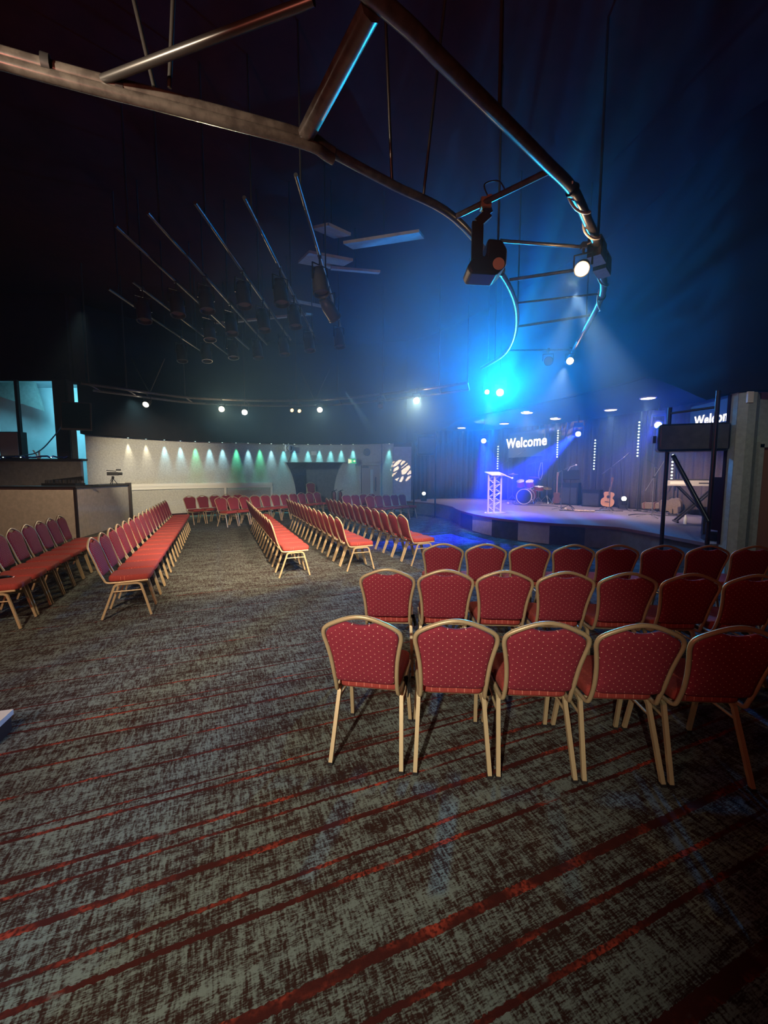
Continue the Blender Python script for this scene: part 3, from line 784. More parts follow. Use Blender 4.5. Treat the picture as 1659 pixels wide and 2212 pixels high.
# angled block beyond the aisle
NM = {'A': ('left of the bare aisle', 17, (-3.588, 4.921)), 'B': ('right of the bare aisle', 13, (-1.961, 6.897)), 'C': ('second right of the aisle', 13, (-.859, 7.359)), 'D': ('nearest the stage', 13, (.326, 7.786))}
for k, (w, cnt, ap) in NM.items():
    row(chair_far, ap, 112.2, cnt, 22.2, lambda i: 'red and gold banquet chair, %s from near end, row %s' % (ORD[i], w), 'angled chair row ' + w)
row(chair_far, (-6.08, 7.57), 112.2 - 180, 8, 22.2, lambda i: 'shadowed red banquet chair, %s from the far end before the booth' % ORD[i], 'shadowed chair row before the booth')
row(chair_far, (-5.55, 13.76), 57.5, 11, -32.5, lambda i: 'red banquet chair, %s from the left in the long far row' % ORD[i], 'long far row by the wall')
row(chair_far, (-6.93, 14.45), 53, 5, -35, lambda i: 'red banquet chair below the cream wall rail, %s from the left' % ORD[i], 'far chairs below the cream rail')
row(chair_far, (-.55, 15.0), 44, 5, -44, lambda i: 'purple lit banquet chair, %s from the left in the short row by the pale panel' % ORD[i], 'short row by the pale panel', step=.43)
row(chair_far, (-1.45, 15.5), 46, 4, -44, lambda i: 'banquet chair before the far door, %s from the left in the rear short row' % ORD[i], 'rear short row before the far door', step=.44)
# a stack of chairs in the alcove; the topmost shows
for i in range(4):
    o = dup(chair_far, (-3.35, 19.2 - .02 * i, .115 * i), R(-155), 'dark banquet chair stacked in the alcove, %s' % ('topmost of its stack' if i == 3 else ORD[i] + ' from the floor'), 'stacked chairs in the alcove')

# shiny lid on a shadowed chair, low box at the left edge
ld = thing('serving_lid', 'dark round lid with a chrome rim lying on a shadowed chair seat', 'lid', (-4.46, 4.62, .498))
MB().lathe([(.001, .03), (.05, .028), (.10, .018), (.135, .004)], 28).build('dome', 'screen_dark', ld, 40)
MB().tube([(.137 * math.cos(R(a)), .137 * math.sin(R(a)), .006) for a in range(0, 360, 12)], .006, 6, closed=True).build('rim', 'chrome', ld, 40)
MB().lathe([(.001, .028), (.014, .03), (.014, .045), (.026, .05), (.024, .062), (.001, .066)], 14).build('knob', 'chrome', ld, 40)
lb = thing('low_box', 'low dark box with a white lid on the carpet at the frame edge', 'box', (-2.70, 2.42, 0), R(16))
MB().box((0, 0, .055), (.50, .18, .10)).build('body', 'brown_metal', lb)
MB().box((0, 0, .125), (.52, .20, .035)).build('lid', 'cream', lb)
for sx in (-.245, .245):
    MB().box((sx, -.08, .054), (.018, .018, .108)).build('corner_strip', 'tan', lb)

# ---------------------------------------------------------------- lectern
lec = thing('lectern', 'silver truss lectern at the curved stage front', 'lectern', (3.33, 12.32, SZ), R(-14))
tri = [(-.17, -.10), (.0, -.12), (.20, .13)]
for x, y in tri: MB().tube([(x, y, .02), (x, y, 1.16)], .032, 10).build('upright', 'alu', lec, 40)
for i0, i1 in ((0, 1), (1, 2), (0, 2)):
    b = MB(); (xa, ya), (xb, yb) = tri[i0], tri[i1]
    zz = [.08 + .135 * i for i in range(9)]
    pts = [((xa, ya) if i % 2 else (xb, yb)) + (z,) for i, z in enumerate(zz)]
    for p, q in zip(pts, pts[1:]): b.tube([p, q], .012, 6)
    b.build('lattice', 'alu', lec, 40)
MB().prism([(-.28, -.2), (.1, -.24), (.36, .16), (.2, .3), (-.25, .1)], 0, .022).build('base_plate', 'alu', lec)
MB().box((0, 0, 0), (.5, .42, .02), Matrix.Translation((.02, .0, 1.19)) @ Matrix.Rotation(R(30), 4, 'Z') @ Matrix.Rotation(R(14), 4, 'X')).build('top', 'alu', lec)
MB().bar((.16, -.12, 1.2), (.5, .02, 1.06), .03, .03).build('lip', 'alu', lec)
MB().tube([(.42, -.02, 1.09), (.5, .02, 1.06)], .012, 6).ball((.51, .025, 1.055), .032).build('microphone', 'cream', lec, 50)

# ---------------------------------------------------------------- drum kit
def cyl(c, r, l, axis, name, m, par, n=28):
    q = Vector(axis).to_track_quat('Z', 'Y').to_matrix().to_4x4()
    return MB().lathe([(r, -l / 2), (r, l / 2)], n, Matrix.Translation(c) @ q).build(name, m, par, 40)
def hoop(c, r, axis, name, m, par, t=.014, n=28):
    q = Matrix.Translation(c) @ Vector(axis).to_track_quat('Z', 'Y').to_matrix().to_4x4()
    return MB().tube([tuple(q @ Vector((r * math.cos(2 * math.pi * i / n), r * math.sin(2 * math.pi * i / n), 0))) for i in range(n)], t, 6, closed=True).build(name, m, par, 40)
DY = 16.0
bd = thing('bass_drum', 'large crimson bass drum with black front head and two mounted toms', 'drum', (5.55, DY, SZ), R(-35))
ax = (0, -1, 0)
cyl((0, .05, .30), .285, .42, ax, 'shell', 'drum_red', bd)
cyl((0, -.165, .30), .272, .01, ax, 'front_head', 'drum_head', bd)
hoop((0, -.17, .30), .29, ax, 'hoop', 'cream', bd, .02); hoop((0, .26, .30), .29, ax, 'hoop', 'cream', bd, .02)
for s in (-1, 1):
    MB().tube([(s * .27, -.02, .2), (s * .38, -.1, .0)], .012, 6).build('spur', 'chrome', bd, 40)
    tx = (s * .18 - .02, .02, .80); ta = (0, -.45, 1)
    tm = cyl(tx, .15, .22, ta, 'tom', 'drum_red', bd)
    up = Vector(ta).normalized()
    hoop(tuple(Vector(tx) + up * .11), .155, ta, 'hoop', 'chrome', tm, .012); hoop(tuple(Vector(tx) - up * .11), .155, ta, 'hoop', 'chrome', tm, .012)
    cyl(tuple(Vector(tx) + up * .112), .148, .004, ta, 'head', 'white_head', tm)
    MB().tube([(0, .05, .58), (s * .05, .03, .76)], .014, 6).build('tom_arm', 'chrome', bd, 40)
def tripod(b, h0, sp=.26, r=.010, n=3, a0=20):
    for i in range(n):
        a = R(a0 + 360 * i / n); b.tube([(0, 0, h0), (sp * math.cos(a), sp * math.sin(a), .012)], r, 6)
    return b
sn = thing('snare_drum', 'small crimson snare drum on a chrome stand beside the bass drum', 'drum', (6.02, 15.85, SZ))
cyl((0, 0, .62), .17, .14, (0, -.12, 1), 'shell', 'drum_red', sn); hoop((0, -.01, .69), .175, (0, -.12, 1), 'hoop', 'chrome', sn); hoop((0, .01, .55), .175, (0, -.12, 1), 'hoop', 'chrome', sn)
cyl((0, -.01, .695), .168, .004, (0, -.12, 1), 'head', 'white_head', sn)
tripod(MB(), .3, .25).tube([(0, 0, .25), (0, 0, .55)], .014, 8).build('stand', 'chrome', sn, 40)
ft = thing('floor_tom', 'dark floor tom half hidden behind the bass drum', 'drum', (5.95, 16.45, SZ))
cyl((0, 0, .38), .2, .36, (0, 0, 1), 'shell', 'drum_red', ft); hoop((0, 0, .57), .205, (0, 0, 1), 'hoop', 'chrome', ft)
for a in (30, 150, 270): MB().tube([(.21 * math.cos(R(a)), .21 * math.sin(R(a)), .5), (.22 * math.cos(R(a)), .22 * math.sin(R(a)), 0)], .01, 6).build('leg', 'chrome', ft, 40)
def cymbal_stand(x, y, h, r, lab, tilt=6, two=False):
    t = thing('cymbal_stand', lab, 'cymbal', (x, y, SZ))
    tripod(MB(), .34, .3, .012).build('tripod', 'chrome', t, 40)
    MB().tube([(0, 0, .2), (0, 0, h + .08)], .011, 8).build('pole', 'chrome', t, 40)
    mx = Matrix.Translation((0, 0, h)) @ Matrix.Rotation(R(tilt), 4, 'X')
    MB().lathe([(.001, .035), (.03, .03), (.05, .012), (r, -.008), (r, -.012), (.05, .006), (.001, .02)], 26, mx).build('cymbal', 'brass', t, 40)
    if two: MB().lathe([(.001, -.06), (.05, -.045), (r, -.02), (r, -.024), (.05, -.05)], 26, mx).build('lower_cymbal', 'brass', t, 40)
cymbal_stand(5.14, 16.3, 1.18, .2, 'thin pale cymbal on a stand left of the drum kit', 2, True)
cymbal_stand(6.15, 16.75, 1.05, .22, 'cymbal on a stand behind the snare drum', 8)
cymbal_stand(6.52, 16.3, .62, .18, 'low cymbal on a wide chrome stand right of the drum kit', 20)

# ---------------------------------------------------------------- microphone stands
def mic_stand(x, y, h, boom, lab, legs=.3, mic=True, tube_m='stand_grey', low=None, rz=0):
    """boom: vector from the pole's top to the microphone end"""
    t = thing('microphone_stand', lab, 'microphone stand', (x, y, SZ), rz)
    for i in range(3):
        a = R(20 + 120 * i); MB().tube([(0, 0, .10), (legs * math.cos(a), legs * math.sin(a), .012)], .010, 6).build('leg', tube_m, t, 40)
    MB().tube([(0, 0, .05), (0, 0, h)], .012, 8).lathe([(.02, h * .55), (.022, h * .55 + .1)], 10).build('pole', tube_m, t, 40)
    MB().box((0, 0, h), (.05, .05, .04)).build('clamp', 'steel', t)
    bx = Vector(boom); e = Vector((0, 0, h)) + bx
    bm_ = MB().tube([tuple(Vector((0, 0, h)) - bx * .7), tuple(e)], .009, 6).build('boom', tube_m, t, 40)
    if mic:
        d = bx.normalized()
        MB().tube([tuple(e), tuple(e + d * .13)], .014, 8, radii=[.011, .016]).ball(tuple(e + d * .15), .028).build('microphone', 'steel', t, 50)
    return t
mic_stand(4.95, 16.3, 1.72, (.45, -.15, .30), 'tall microphone stand left of the drums, boom rising right')
mic_stand(6.25, 16.9, 1.66, (.40, -.1, .12), 'microphone stand behind the drums with looped cable')
mic_stand(5.82, 13.35, 1.30, (.2, -.05, .12), 'microphone stand by the music desk near centre stage')
mic_stand(7.05, 12.7, 1.40, (.40, .0, .32), 'black boom microphone stand before the acoustic guitar')
mic_stand(7.30, 11.05, 1.10, (.30, .0, .52), 'boom microphone stand before the brown guitar case', .36)
mic_stand(8.3, 12.55, 1.42, (-.12, 0, .1), 'thin tall microphone stand close to the brown curtain', .22)
mic_stand(6.9, 16.5, .95, (.05, 0, .1), 'short empty stand by the dark amplifiers', .3, False)
tag(MB().tube(spline([(6.45, 16.85, SZ + 1.65), (6.35, 16.8, SZ + 1.2), (6.42, 16.82, SZ + .95), (6.52, 16.84, SZ + 1.2), (6.50, 16.85, SZ + 1.66)], 6), .012, 6).build('cable', 'cream', None, 40), 'pale cable hanging in a loop from the stand behind the drums', 'cable')
tag(MB().tube(spline([(7.32, 12.75, SZ + 1.65), (7.42, 12.8, SZ + 1.2), (7.45, 12.8, SZ + .8), (7.60, 12.85, SZ + .3), (7.8, 12.9, SZ + .015), (8.2, 12.6, SZ + .015)], 6), .009, 6).build('cable', 'rubber', None, 40), 'dark cable dropping from the boom stand before the guitar', 'cable')
# music stand
ms = thing('music_stand', 'black music stand with a flat desk near centre stage', 'music stand', (6.22, 13.62, SZ), R(-20))
for i in range(3):
    a = R(50 + 120 * i); MB().tube([(0, 0, .16), (.26 * math.cos(a), .26 * math.sin(a), .012)], .011, 6).build('leg', 'pole', ms, 40)
MB().tube([(0, 0, .1), (0, 0, 1.04)], .013, 8).build('pole', 'steel', ms, 40)
MB().box((0, 0, 0), (.52, .02, .34), Matrix.Translation((0, -.02, 1.16)) @ Matrix.Rotation(R(-28), 4, 'X')).box((0, -.09, 1.0), (.52, .08, .015)).build('desk', 'pole', ms)
MB().tube([(-.1, -.02, 1.28), (-.02, -.05, 1.42), (.12, -.06, 1.47)], .010, 6).ball((.14, -.06, 1.475), .032).build('gooseneck_light', 'cream', ms, 50)

# ---------------------------------------------------------------- guitars
def guitar_outline(sc=1.0, up=.195, waist=.15, lo=.245, L=.50):
    h = [(0, 0), (.13, .006), (.21, .055), (lo, .15), (.225, .235), (waist + .01, .29), (waist + .005, .33), (up - .012, .385), (up, .43), (.165, .478), (.09, L - .004), (0, L)]
    return [(p.x * sc * .82, p.y * sc) for p in spline([(x, y, 0) for x, y in h] + [(-x, y, 0) for x, y in reversed(h[1:-1])], 3, True)]
def acoustic(loc, rz, tilt, roll, lab):
    t = thing('acoustic_guitar', lab, 'guitar', loc)
    mx = Matrix.Rotation(rz, 4, 'Z') @ Matrix.Rotation(tilt, 4, 'X') @ Matrix.Rotation(roll, 4, 'Y')
    t.matrix_world = Matrix.Translation(loc) @ mx
    o = guitar_outline()
    S = Matrix.Rotation(R(90), 4, 'X')
    MB().prism(o, -.10, -.004, S).build('body', 'guitar_side', t)
    MB().prism(o, -.004, .004, S).build('soundboard', 'guitar_top', t)
    MB().lathe([(.001, 0), (.048, 0)], 24, Matrix.Translation((0, -.0055, .33)) @ S).build('soundhole', 'rubber', t)
    MB().tube([(.058 * math.cos(R(a)), -.005, .33 + .058 * math.sin(R(a))) for a in range(0, 360, 15)], .004, 5, closed=True).build('rosette', 'guitar_side', t)
    MB().box((0, -.010, .155), (.16, .014, .024)).build('bridge', 'rubber', t)
    MB().box((0, -.004, .63), (.055, .02, .42)).box((0, .015, .60), (.045, .03, .30)).build('neck', 'neck', t)
    MB().prism([(-.03, .83), (.03, .83), (.04, .99), (-.04, .99)], -.012, .004, S).build('headstock', 'guitar_side', t)
    for s in (-1, 1):
        for k in range(3): MB().box((s * .05, -.0, .865 + k * .045), (.02, .012, .014)).build('tuning_peg', 'chrome', t)
    b = MB()
    for k in range(6): b.box((-.02 + k * .008, -.017, .50), (.0016, .0016, .70))
    b.build('strings', 'steel', t)
    return t
acoustic((7.42, 13.55, SZ + .10), R(-28), R(-10), R(8), 'honey coloured acoustic guitar upright on a stand before the curtain')
gst = thing('guitar_stand', 'black guitar stand holding the honey coloured acoustic guitar', 'guitar stand', (7.45, 13.60, SZ), R(-28))
MB().tube([(0, .12, .5), (0, .02, .12), (-.2, -.18, .012)], .011, 6).tube([(0, .02, .12), (.2, -.18, .012)], .011, 6).tube([(0, .12, .5), (0, .3, .012)], .011, 6).build('frame', 'rubber', gst, 40)
MB().tube([(-.14, -.14, .1), (-.14, .02, .085), (.14, .02, .085), (.14, -.14, .1)], .012, 6).build('cradle', 'rubber', gst, 40)
# bass guitar right of the drums
bg = thing('bass_guitar', 'slim bass guitar on a stand right of the drum kit', 'guitar', (6.66, 15.7, SZ + .05), R(-25))
S = Matrix.Rotation(R(90), 4, 'X')
MB().prism([(p[0] * .75, p[1] * .85) for p in guitar_outline()], -.02, .02, S).build('body', 'guitar_side', bg)
MB().box((0, -.02, .72), (.05, .02, .66)).build('neck', 'neck', bg)
MB().prism([(-.03, 1.05), (.04, 1.05), (.05, 1.2), (-.02, 1.2)], -.01, .01, S).build('headstock', 'neck', bg)
MB().tube([(0, .1, .5), (-.16, -.1, -.04)], .010, 6).tube([(0, .1, .5), (.16, -.1, -.04)], .010, 6).tube([(0, .1, .5), (0, .28, -.04)], .010, 6).build('stand', 'chrome', bg, 40)
# guitar case leaning on the curtain
gc = thing('guitar_case', 'brown guitar case lying on its side against the curtain', 'guitar case')
o = [(p[0] * 1.12, p[1] * 1.12) for p in guitar_outline()]
gm = Matrix.Translation((8.30, 12.05, SZ + .25)) @ Matrix.Rotation(R(-52), 4, 'Z') @ Matrix.Rotation(R(10), 4, 'X') @ Matrix.Rotation(R(-93), 4, 'Y')
gc.matrix_world = gm
MB().prism(o, -.08, .08, S @ Matrix.Translation((0, -.45, 0))).build('shell', 'case', gc)
MB().prism([(-.07, .0), (.07, .0), (.085, .42), (.075, .56), (-.075, .56), (-.085, .42)], -.07, .07, S).build('neck_section', 'case', gc)
for z in (.22, .5): MB().box((0, 0, z), (.19, .165, .03)).build('strap', 'edge', gc)
MB().tube([(.2, 0, -.3), (.25, 0, -.28), (.25, 0, -.18), (.2, 0, -.16)], .012, 6).build('handle', 'rubber', gc, 40)

# ---------------------------------------------------------------- keyboard
kb = thing('keyboard', 'silver stage keyboard on a black crossed stand', 'keyboard', (7.55, 9.85, SZ), R(-24))
MB().prism([(-.62, -.15), (.62, -.15), (.62, .17), (-.62, .17)], .90, 1.03).build('case', 'keyboard', kb)
MB().box((0, .12, 1.035), (1.1, .14, .015)).build('keys', 'ivory', kb)
MB().box((0, -.06, 1.045), (1.2, .16, .03)).build('control_panel', 'rubber', kb)
MB().box((-.42, -.152, .97), (.30, .01, .07)).build('rear_plate', 'cream', kb)
MB().box((.1, -.152, .965), (.2, .01, .025)).build('rear_sockets', 'rubber', kb)
MB().box((.47, -.155, .965), (.30, .012, .12)).build('end_panel', 'dark_metal', kb)
ks = thing('keyboard_stand', 'black X frame stand under the silver keyboard', 'stand', (7.55, 9.85, SZ), R(-24))
for yy in (-.12, .12):
    for s in (-1, 1):
        MB().bar((-.38 * s, yy + .03 * s, .03), (.38 * s, yy + .03 * s, .88), .035, .05, (0, 1, 0)).build('cross_arm', 'pole', ks)
for s in (-1, 1):
    MB().bar((.38 * s, -.24, .022), (.38 * s, .24, .022), .04, .04).build('foot', 'pole', ks)
    MB().bar((.38 * s, -.2, .885), (.38 * s, .2, .885), .04, .03).build('top_rest', 'pole', ks)
bt = thing('bottle', 'small clear bottle with white cap on the stage by the keyboard stand', 'bottle', (7.16, 9.62, SZ))
MB().lathe([(.001, 0), (.034, 0), (.036, .02), (.036, .14), (.015, .19)], 16).build('body', 'white_plastic', bt, 40)
MB().lathe([(.017, .188), (.017, .215), (.001, .216)], 12).build('cap', 'cream', bt, 40)

# dark amplifiers at the back of the stage
def amp(x, y, w, d, h, rz, lab):
    t = thing('amplifier', lab, 'amplifier', (x, y, SZ), rz)
    MB().box((0, 0, h / 2), (w, d, h)).build('cabinet', 'rubber', t)
    MB().box((0, -d / 2 - .006, h * .42), (w * .88, .012, h * .72)).build('grille', 'panel_dark', t)
    MB().box((0, -d / 2 - .008, h * .9), (w * .85, .012, h * .1)).build('control_strip', 'dark_metal', t)
amp(7.15, 15.75, .75, .4, .85, R(-40), 'large dark amplifier cabinet right of the drums')
amp(7.6, 14.85, .6, .35, .62, R(-45), 'smaller dark amplifier near the music stand')
cl = MB(); random.seed(2)
for i in range(14): cl.ball((6.12 + .035 * i, 12.88 + random.uniform(-.05, .05) - i * .012, SZ + .022), .035 + random.random() * .02, 8, 6, (1.2, .8, .55))
tag(cl.build('crumpled_cloth', 'paper', None, 60), 'crumpled cream cloth lying on the stage floor', 'cloth')
for x, y, s in ((5.88, 13.15, 'beside the crumpled cloth'), (4.85, 15.9, 'left of the drum kit')):
    t = thing('beater_ball', 'small pale round shaker on the stage ' + s, 'shaker', (x, y, SZ))
    MB().ball((0, 0, .045), .045).build('body', 'paper', t, 50); MB().tube([(.04, 0, .04), (.16, .03, .02)], .012, 6).build('handle', 'neck', t, 40)
random.seed(21)
for i, (p, lab) in enumerate([([(5.0, 15.6), (5.4, 15.2), (5.9, 15.1), (6.3, 14.7)], 'dark cable trailing across the stage before the drums'), ([(5.7, 13.2), (6.2, 13.0), (6.9, 13.1), (7.6, 12.9)], 'dark cable on the stage behind the boom stand'), ([(7.0, 11.6), (7.5, 11.9), (8.0, 11.5), (8.4, 11.4)], 'dark cable on the stage under the guitar case')]):
    tag(MB().tube(spline([(x, y, SZ + .012) for x, y in p], 8), .011, 6).build('cable', 'rubber', None, 40), lab, 'cable')

# ---------------------------------------------------------------- screens with lettering
def text_mesh(txt, size, m, parent, bold=.022):
    c = bpy.data.curves.new('lettering', 'FONT'); c.body = txt; c.size = size; c.align_x = 'CENTER'; c.align_y = 'CENTER'; c.offset = bold * size; c.extrude = .004; c.space_character = 1.08
    o = bpy.data.objects.new('lettering_source', c); COL.objects.link(o)
    dg = bpy.context.evaluated_depsgraph_get()
    me = bpy.data.meshes.new_from_object(o.evaluated_get(dg)); me.name = 'lettering'
    bpy.data.objects.remove(o); bpy.data.curves.remove(c)
    me.materials.clear(); me.materials.append(M[m])
    x = bpy.data.objects.new('lettering', me); COL.objects.link(x); x.parent = parent
    x.rotation_euler = (R(90), 0, 0); x.location = (0, -.03, 0)
    return x
def screen(c, rz, w, h, size, lab, tz=0.0, tx=0.0):
    t = thing('projection_screen', lab, 'screen', c, rz)
    MB().box((0, 0, 0), (w, .03, h)).build('panel', 'screen_lit', t)
    MB().bar((-w / 2, 0, h / 2 + .02), (w / 2, 0, h / 2 + .02), .05, .05).bar((-w / 3, 0, h / 2), (-w / 3, 0, 3.75 - c[2]), .015, .015).bar((w / 3, 0, h / 2), (w / 3, 0, 3.75 - c[2]), .015, .015).build('roller', 'dark_metal', t)
    tx_ = text_mesh('Welcome', size, 'letters', t); tx_.location = (tx, -.03, tz)
    return t
screen((5.70, 16.55, 2.88), R(-68), 2.05, .98, .55, 'hanging screen reading Welcome behind the drum kit', .08, -.0)
screen((8.72, 10.9, 3.12), R(-95), 2.0, .98, .37, 'screen reading Welcome above the keyboard, partly hidden by the speaker', .04, .0)

# ---------------------------------------------------------------- speaker towers either side of the stage
def tower(posts, lab, cab_lab, cab_c, cab_rz, cab_size, brace=True):
    t = thing('speaker_tower', lab, 'tower')
    (xa, ya, ha), (xb, yb, hb) = posts
    for x, y, h in posts:
        MB().tube([(x, y, 0), (x, y, h)], .034, 10).build('upright', 'pole', t, 40)
        MB().box((x, y, .01), (.26, .26, .02)).build('base_plate', 'pole', t)
    hb_ = min(ha, hb) - .1
    MB().tube([(xa, ya, hb_), (xb, yb, hb_)], .02, 8).build('crossbar', 'steel', t, 40)
    if brace: MB().tube([(xa + .02, ya - .12, 2.02), (xb - .05, yb - .06, .95)], .036, 8).build('diagonal_brace', 'pole', t, 40)
    s = thing('hanging_speaker', cab_lab, 'speaker', cab_c, cab_rz)
    w, d, h = cab_size
    b = MB().prism([(-w / 2, -d / 2), (w / 2, -d / 2), (w / 2 - .06, d / 2), (-w / 2 + .06, d / 2)], -h / 2, h / 2)
    o = b.build('cabinet', 'dark_metal', s); bv = o.modifiers.new('rounding', 'BEVEL'); bv.width = .06; bv.segments = 3
    MB().box((0, -d / 2 - .008, 0), (w * .9, .016, h * .84)).build('grille', 'panel_dark', s)
    for x in (-w * .3, w * .3): MB().bar((x, 0, h / 2 - .03), (x, 0, hb_ - cab_c[2] + .0), .03, .03).build('hanger', 'steel', s)
    MB().box((-w / 2 - .02, -.05, -.02), (.05, .1, .12)).build('side_handle', 'steel', s)
tower([(4.96, 7.2, 2.85), (5.215, 6.5, 3.0)], 'black scaffold tower with a diagonal brace at the right stage end', 'long dark loudspeaker hung in the tower at the right stage end', (5.17, 6.98, 2.31), R(-20), (1.02, .42, .46))
tower([(1.18, 16.1, 3.35), (2.0, 15.9, 3.35)], 'blue lit scaffold tower at the far left end of the stage', 'dark loudspeaker hung in the tower at the far left stage end', (1.6, 16.0, 2.78), R(10), (.7, .4, .7), False)

# ---------------------------------------------------------------- stage lighting
def moving_head(loc, target, lab, m='lens_blue', floor_=False, sc=1.0, drop=.4):
    """head with yoke; hung from above, or standing on the floor"""
    t = thing('moving_light', lab, 'stage light', loc)
    sg = 1 if floor_ else -1
    to = Vector(target) - Vector(loc)
    q = to.to_track_quat('Z', 'Y').to_matrix().to_4x4()
    MB().lathe([(.03, -.16 * sc), (.10 * sc, -.15 * sc), (.125 * sc, -.02 * sc), (.115 * sc, .12 * sc), (.10 * sc, .13 * sc)], 20, q).build('head', 'rubber', t, 40)
    MB().lathe([(.001, .134 * sc), (.085 * sc, .132 * sc)], 20, q).build('lens', m, t, 40)
    yaw = math.atan2(to.y, to.x) + math.pi / 2; ym = Matrix.Rotation(yaw, 4, 'Z')
    b = MB()
    for s in (-1, 1): b.box((s * .155 * sc, 0, -sg * .10 * sc), (.04 * sc, .10 * sc, .30 * sc), ym)
    b.box((0, 0, -sg * .25 * sc), (.35 * sc, .12 * sc, .05 * sc), ym).build('yoke', 'rubber', t)
    b = MB().box((0, 0, -sg * .32 * sc), (.30 * sc, .24 * sc, .10 * sc), ym)
    if not floor_ and drop > .4 * sc: b.tube([(0, 0, .36 * sc), (0, 0, drop)], .018, 6)
    b.build('base', 'rubber', t)
    return t
BL = [((3.75, 15.5, 2.95), (3.15, 11.9, .5), 'leftmost of the three blue stage lights, over the lectern'), ((6.82, 14.5, 3.11), (5.4, 11.4, .5), 'blue stage light hung right of the hanging welcome screen'), ((7.62, 11.5, 3.07), (5.2, 10.4, .5), 'blue stage light hung nearest the scaffold tower')]
for (loc, tg, lab) in BL:
    lk = (loc[0] - loc[0] * .25, loc[1] - loc[1] * .25, loc[2] - .7)
    moving_head(loc, lk, lab, drop=3.76 - loc[2])
light('SPOT', 'blue_beam', (3.6, 15.2, 2.85), 12000, (.01, .02, 1.0), (3.5, 12.0, .5), 36, 1.0, .05)
light('SPOT', 'blue_floor_beam', (6.3, 13.6, 3.0), 34000, (.01, .02, 1.0), (1.75, 10.8, 0), 21, .8, .05)
light('SPOT', 'blue_stage_beam', (7.3, 11.1, 3.0), 700, (.10, .05, 1.0), (5.6, 11.6, .5), 50, .7, .05)
for loc in ((3.68, 15.3, 2.92), (6.72, 14.3, 3.08), (7.50, 11.3, 3.05)):
    light('POINT', 'blue_glow', loc, 80, (.0, .03, 1.0), radius=.06)
# the great cyan star lamp and its twin, hung before the stage ceiling
ST = (3.34, 12.0, 4.04)
moving_head(ST, (3.34 * .7, 12 * .7, 3.3), 'brilliant cyan stage light with wide rays over the lectern', 'lens_star', sc=1.1, drop=3.1)
moving_head((3.04, 12.3, 4.11), (3.04 * .7, 12.3 * .7, 3.4), 'small white stage light just left of the brilliant cyan one', 'lens_blue', sc=.75, drop=3.05)
glow = light('SPOT', 'star_lamp_spill', (ST[0] - .05, ST[1] - .18, ST[2] - .05), 1700, (.0, .22, 1.0), (1.6, 2.5, 7.0), 146, 1.0, .07)
halo = light('POINT', 'star_lamp_halo', (ST[0] - .05, ST[1] - .18, ST[2] - .05), 700, (.0, .30, 1.0), radius=.07)
star = light('SPOT', 'star_lamp_beam', (ST[0] - .05, ST[1] - .18, ST[2] - .05), 1500, (.04, .85, .85), (1.2, 2.5, 3.7), 48, 1.0, .07)
def rays(nt, vec):
    def nd(t, **k):
        x = nt.nodes.new('ShaderNode' + t)
        for a, b_ in k.items(): setattr(x, a, b_)
        return x
    # made-up slits for lens streaks, set by the angle round the lamp's axis
    sp = nd('SeparateXYZ'); nt.links.new(vec, sp.inputs[0])
    cb = nd('CombineXYZ'); nt.links.new(sp.outputs[0], cb.inputs[0]); nt.links.new(sp.outputs[1], cb.inputs[1])
    nm = nd('VectorMath', operation='NORMALIZE'); nt.links.new(cb.outputs[0], nm.inputs[0])
    n1 = nd('TexNoise'); n1.inputs['Scale'].default_value = 9.0; n1.inputs['Detail'].default_value = 3.0; n1.inputs['Roughness'].default_value = .75
    nt.links.new(nm.outputs[0], n1.inputs['Vector'])
    mr = nd('MapRange'); mr.inputs['From Min'].default_value = .42; mr.inputs['From Max'].default_value = .66
    mr.inputs['To Min'].default_value = .15; mr.inputs['To Max'].default_value = 2.9
    nt.links.new(n1.outputs['Fac'], mr.inputs['Value'])
    return mr.outputs['Result']
halo.rotation_euler = star.rotation_euler
gobo(star, rays); gobo(glow, rays); gobo(halo, rays)
# floor-standing moving lights
moving_head((7.88, 13.4, SZ + .36), (6.5, 9.5, 1.6), 'small lit moving light on the stage beside the guitar', 'lens_soft', True, .85)
moving_head((5.92, 7.25, SZ + .38), (4.0, 3.0, 1.6), 'lit moving light on the stage corner by the black flat', 'lens_soft', True, 1.0)
moving_head((1.65, 16.9, SZ + .36), (1.4, 13.0, 1.5), 'small lit moving light at the far left end of the stage', 'lens_soft', True, .8)
# lit ceiling discs over the stage
DISC = [((3.44, 18.34), 'over the far left of the stage'), ((4.88, 16.8), 'above and left of the welcome screen'), ((4.78, 13.85), 'just below the brilliant cyan light'), ((6.37, 15.37), 'right of the projected ripple pattern'), ((7.23, 13.24), 'over the acoustic guitar'), ((7.11, 11.21), 'largest and nearest the scaffold tower')]
for (x, y), w in DISC:
    t = thing('ceiling_disc_light', 'round warm ceiling light ' + w, 'ceiling light', (x, y, 3.76), 0, 'round lights in the stage ceiling')
    MB().lathe([(.001, 0), (.20, 0), (.20, -.03), (.17, -.035)], 28).build('rim', 'white_plastic', t, 40)
    MB().lathe([(.001, -.045), (.12, -.044), (.17, -.036)], 28).build('diffuser', 'disc', t, 40)
    light('SPOT', 'disc_light', (x, y, 3.69), 300, (1.0, .80, .66), (x, y, 0), 120, 1.0, .17)
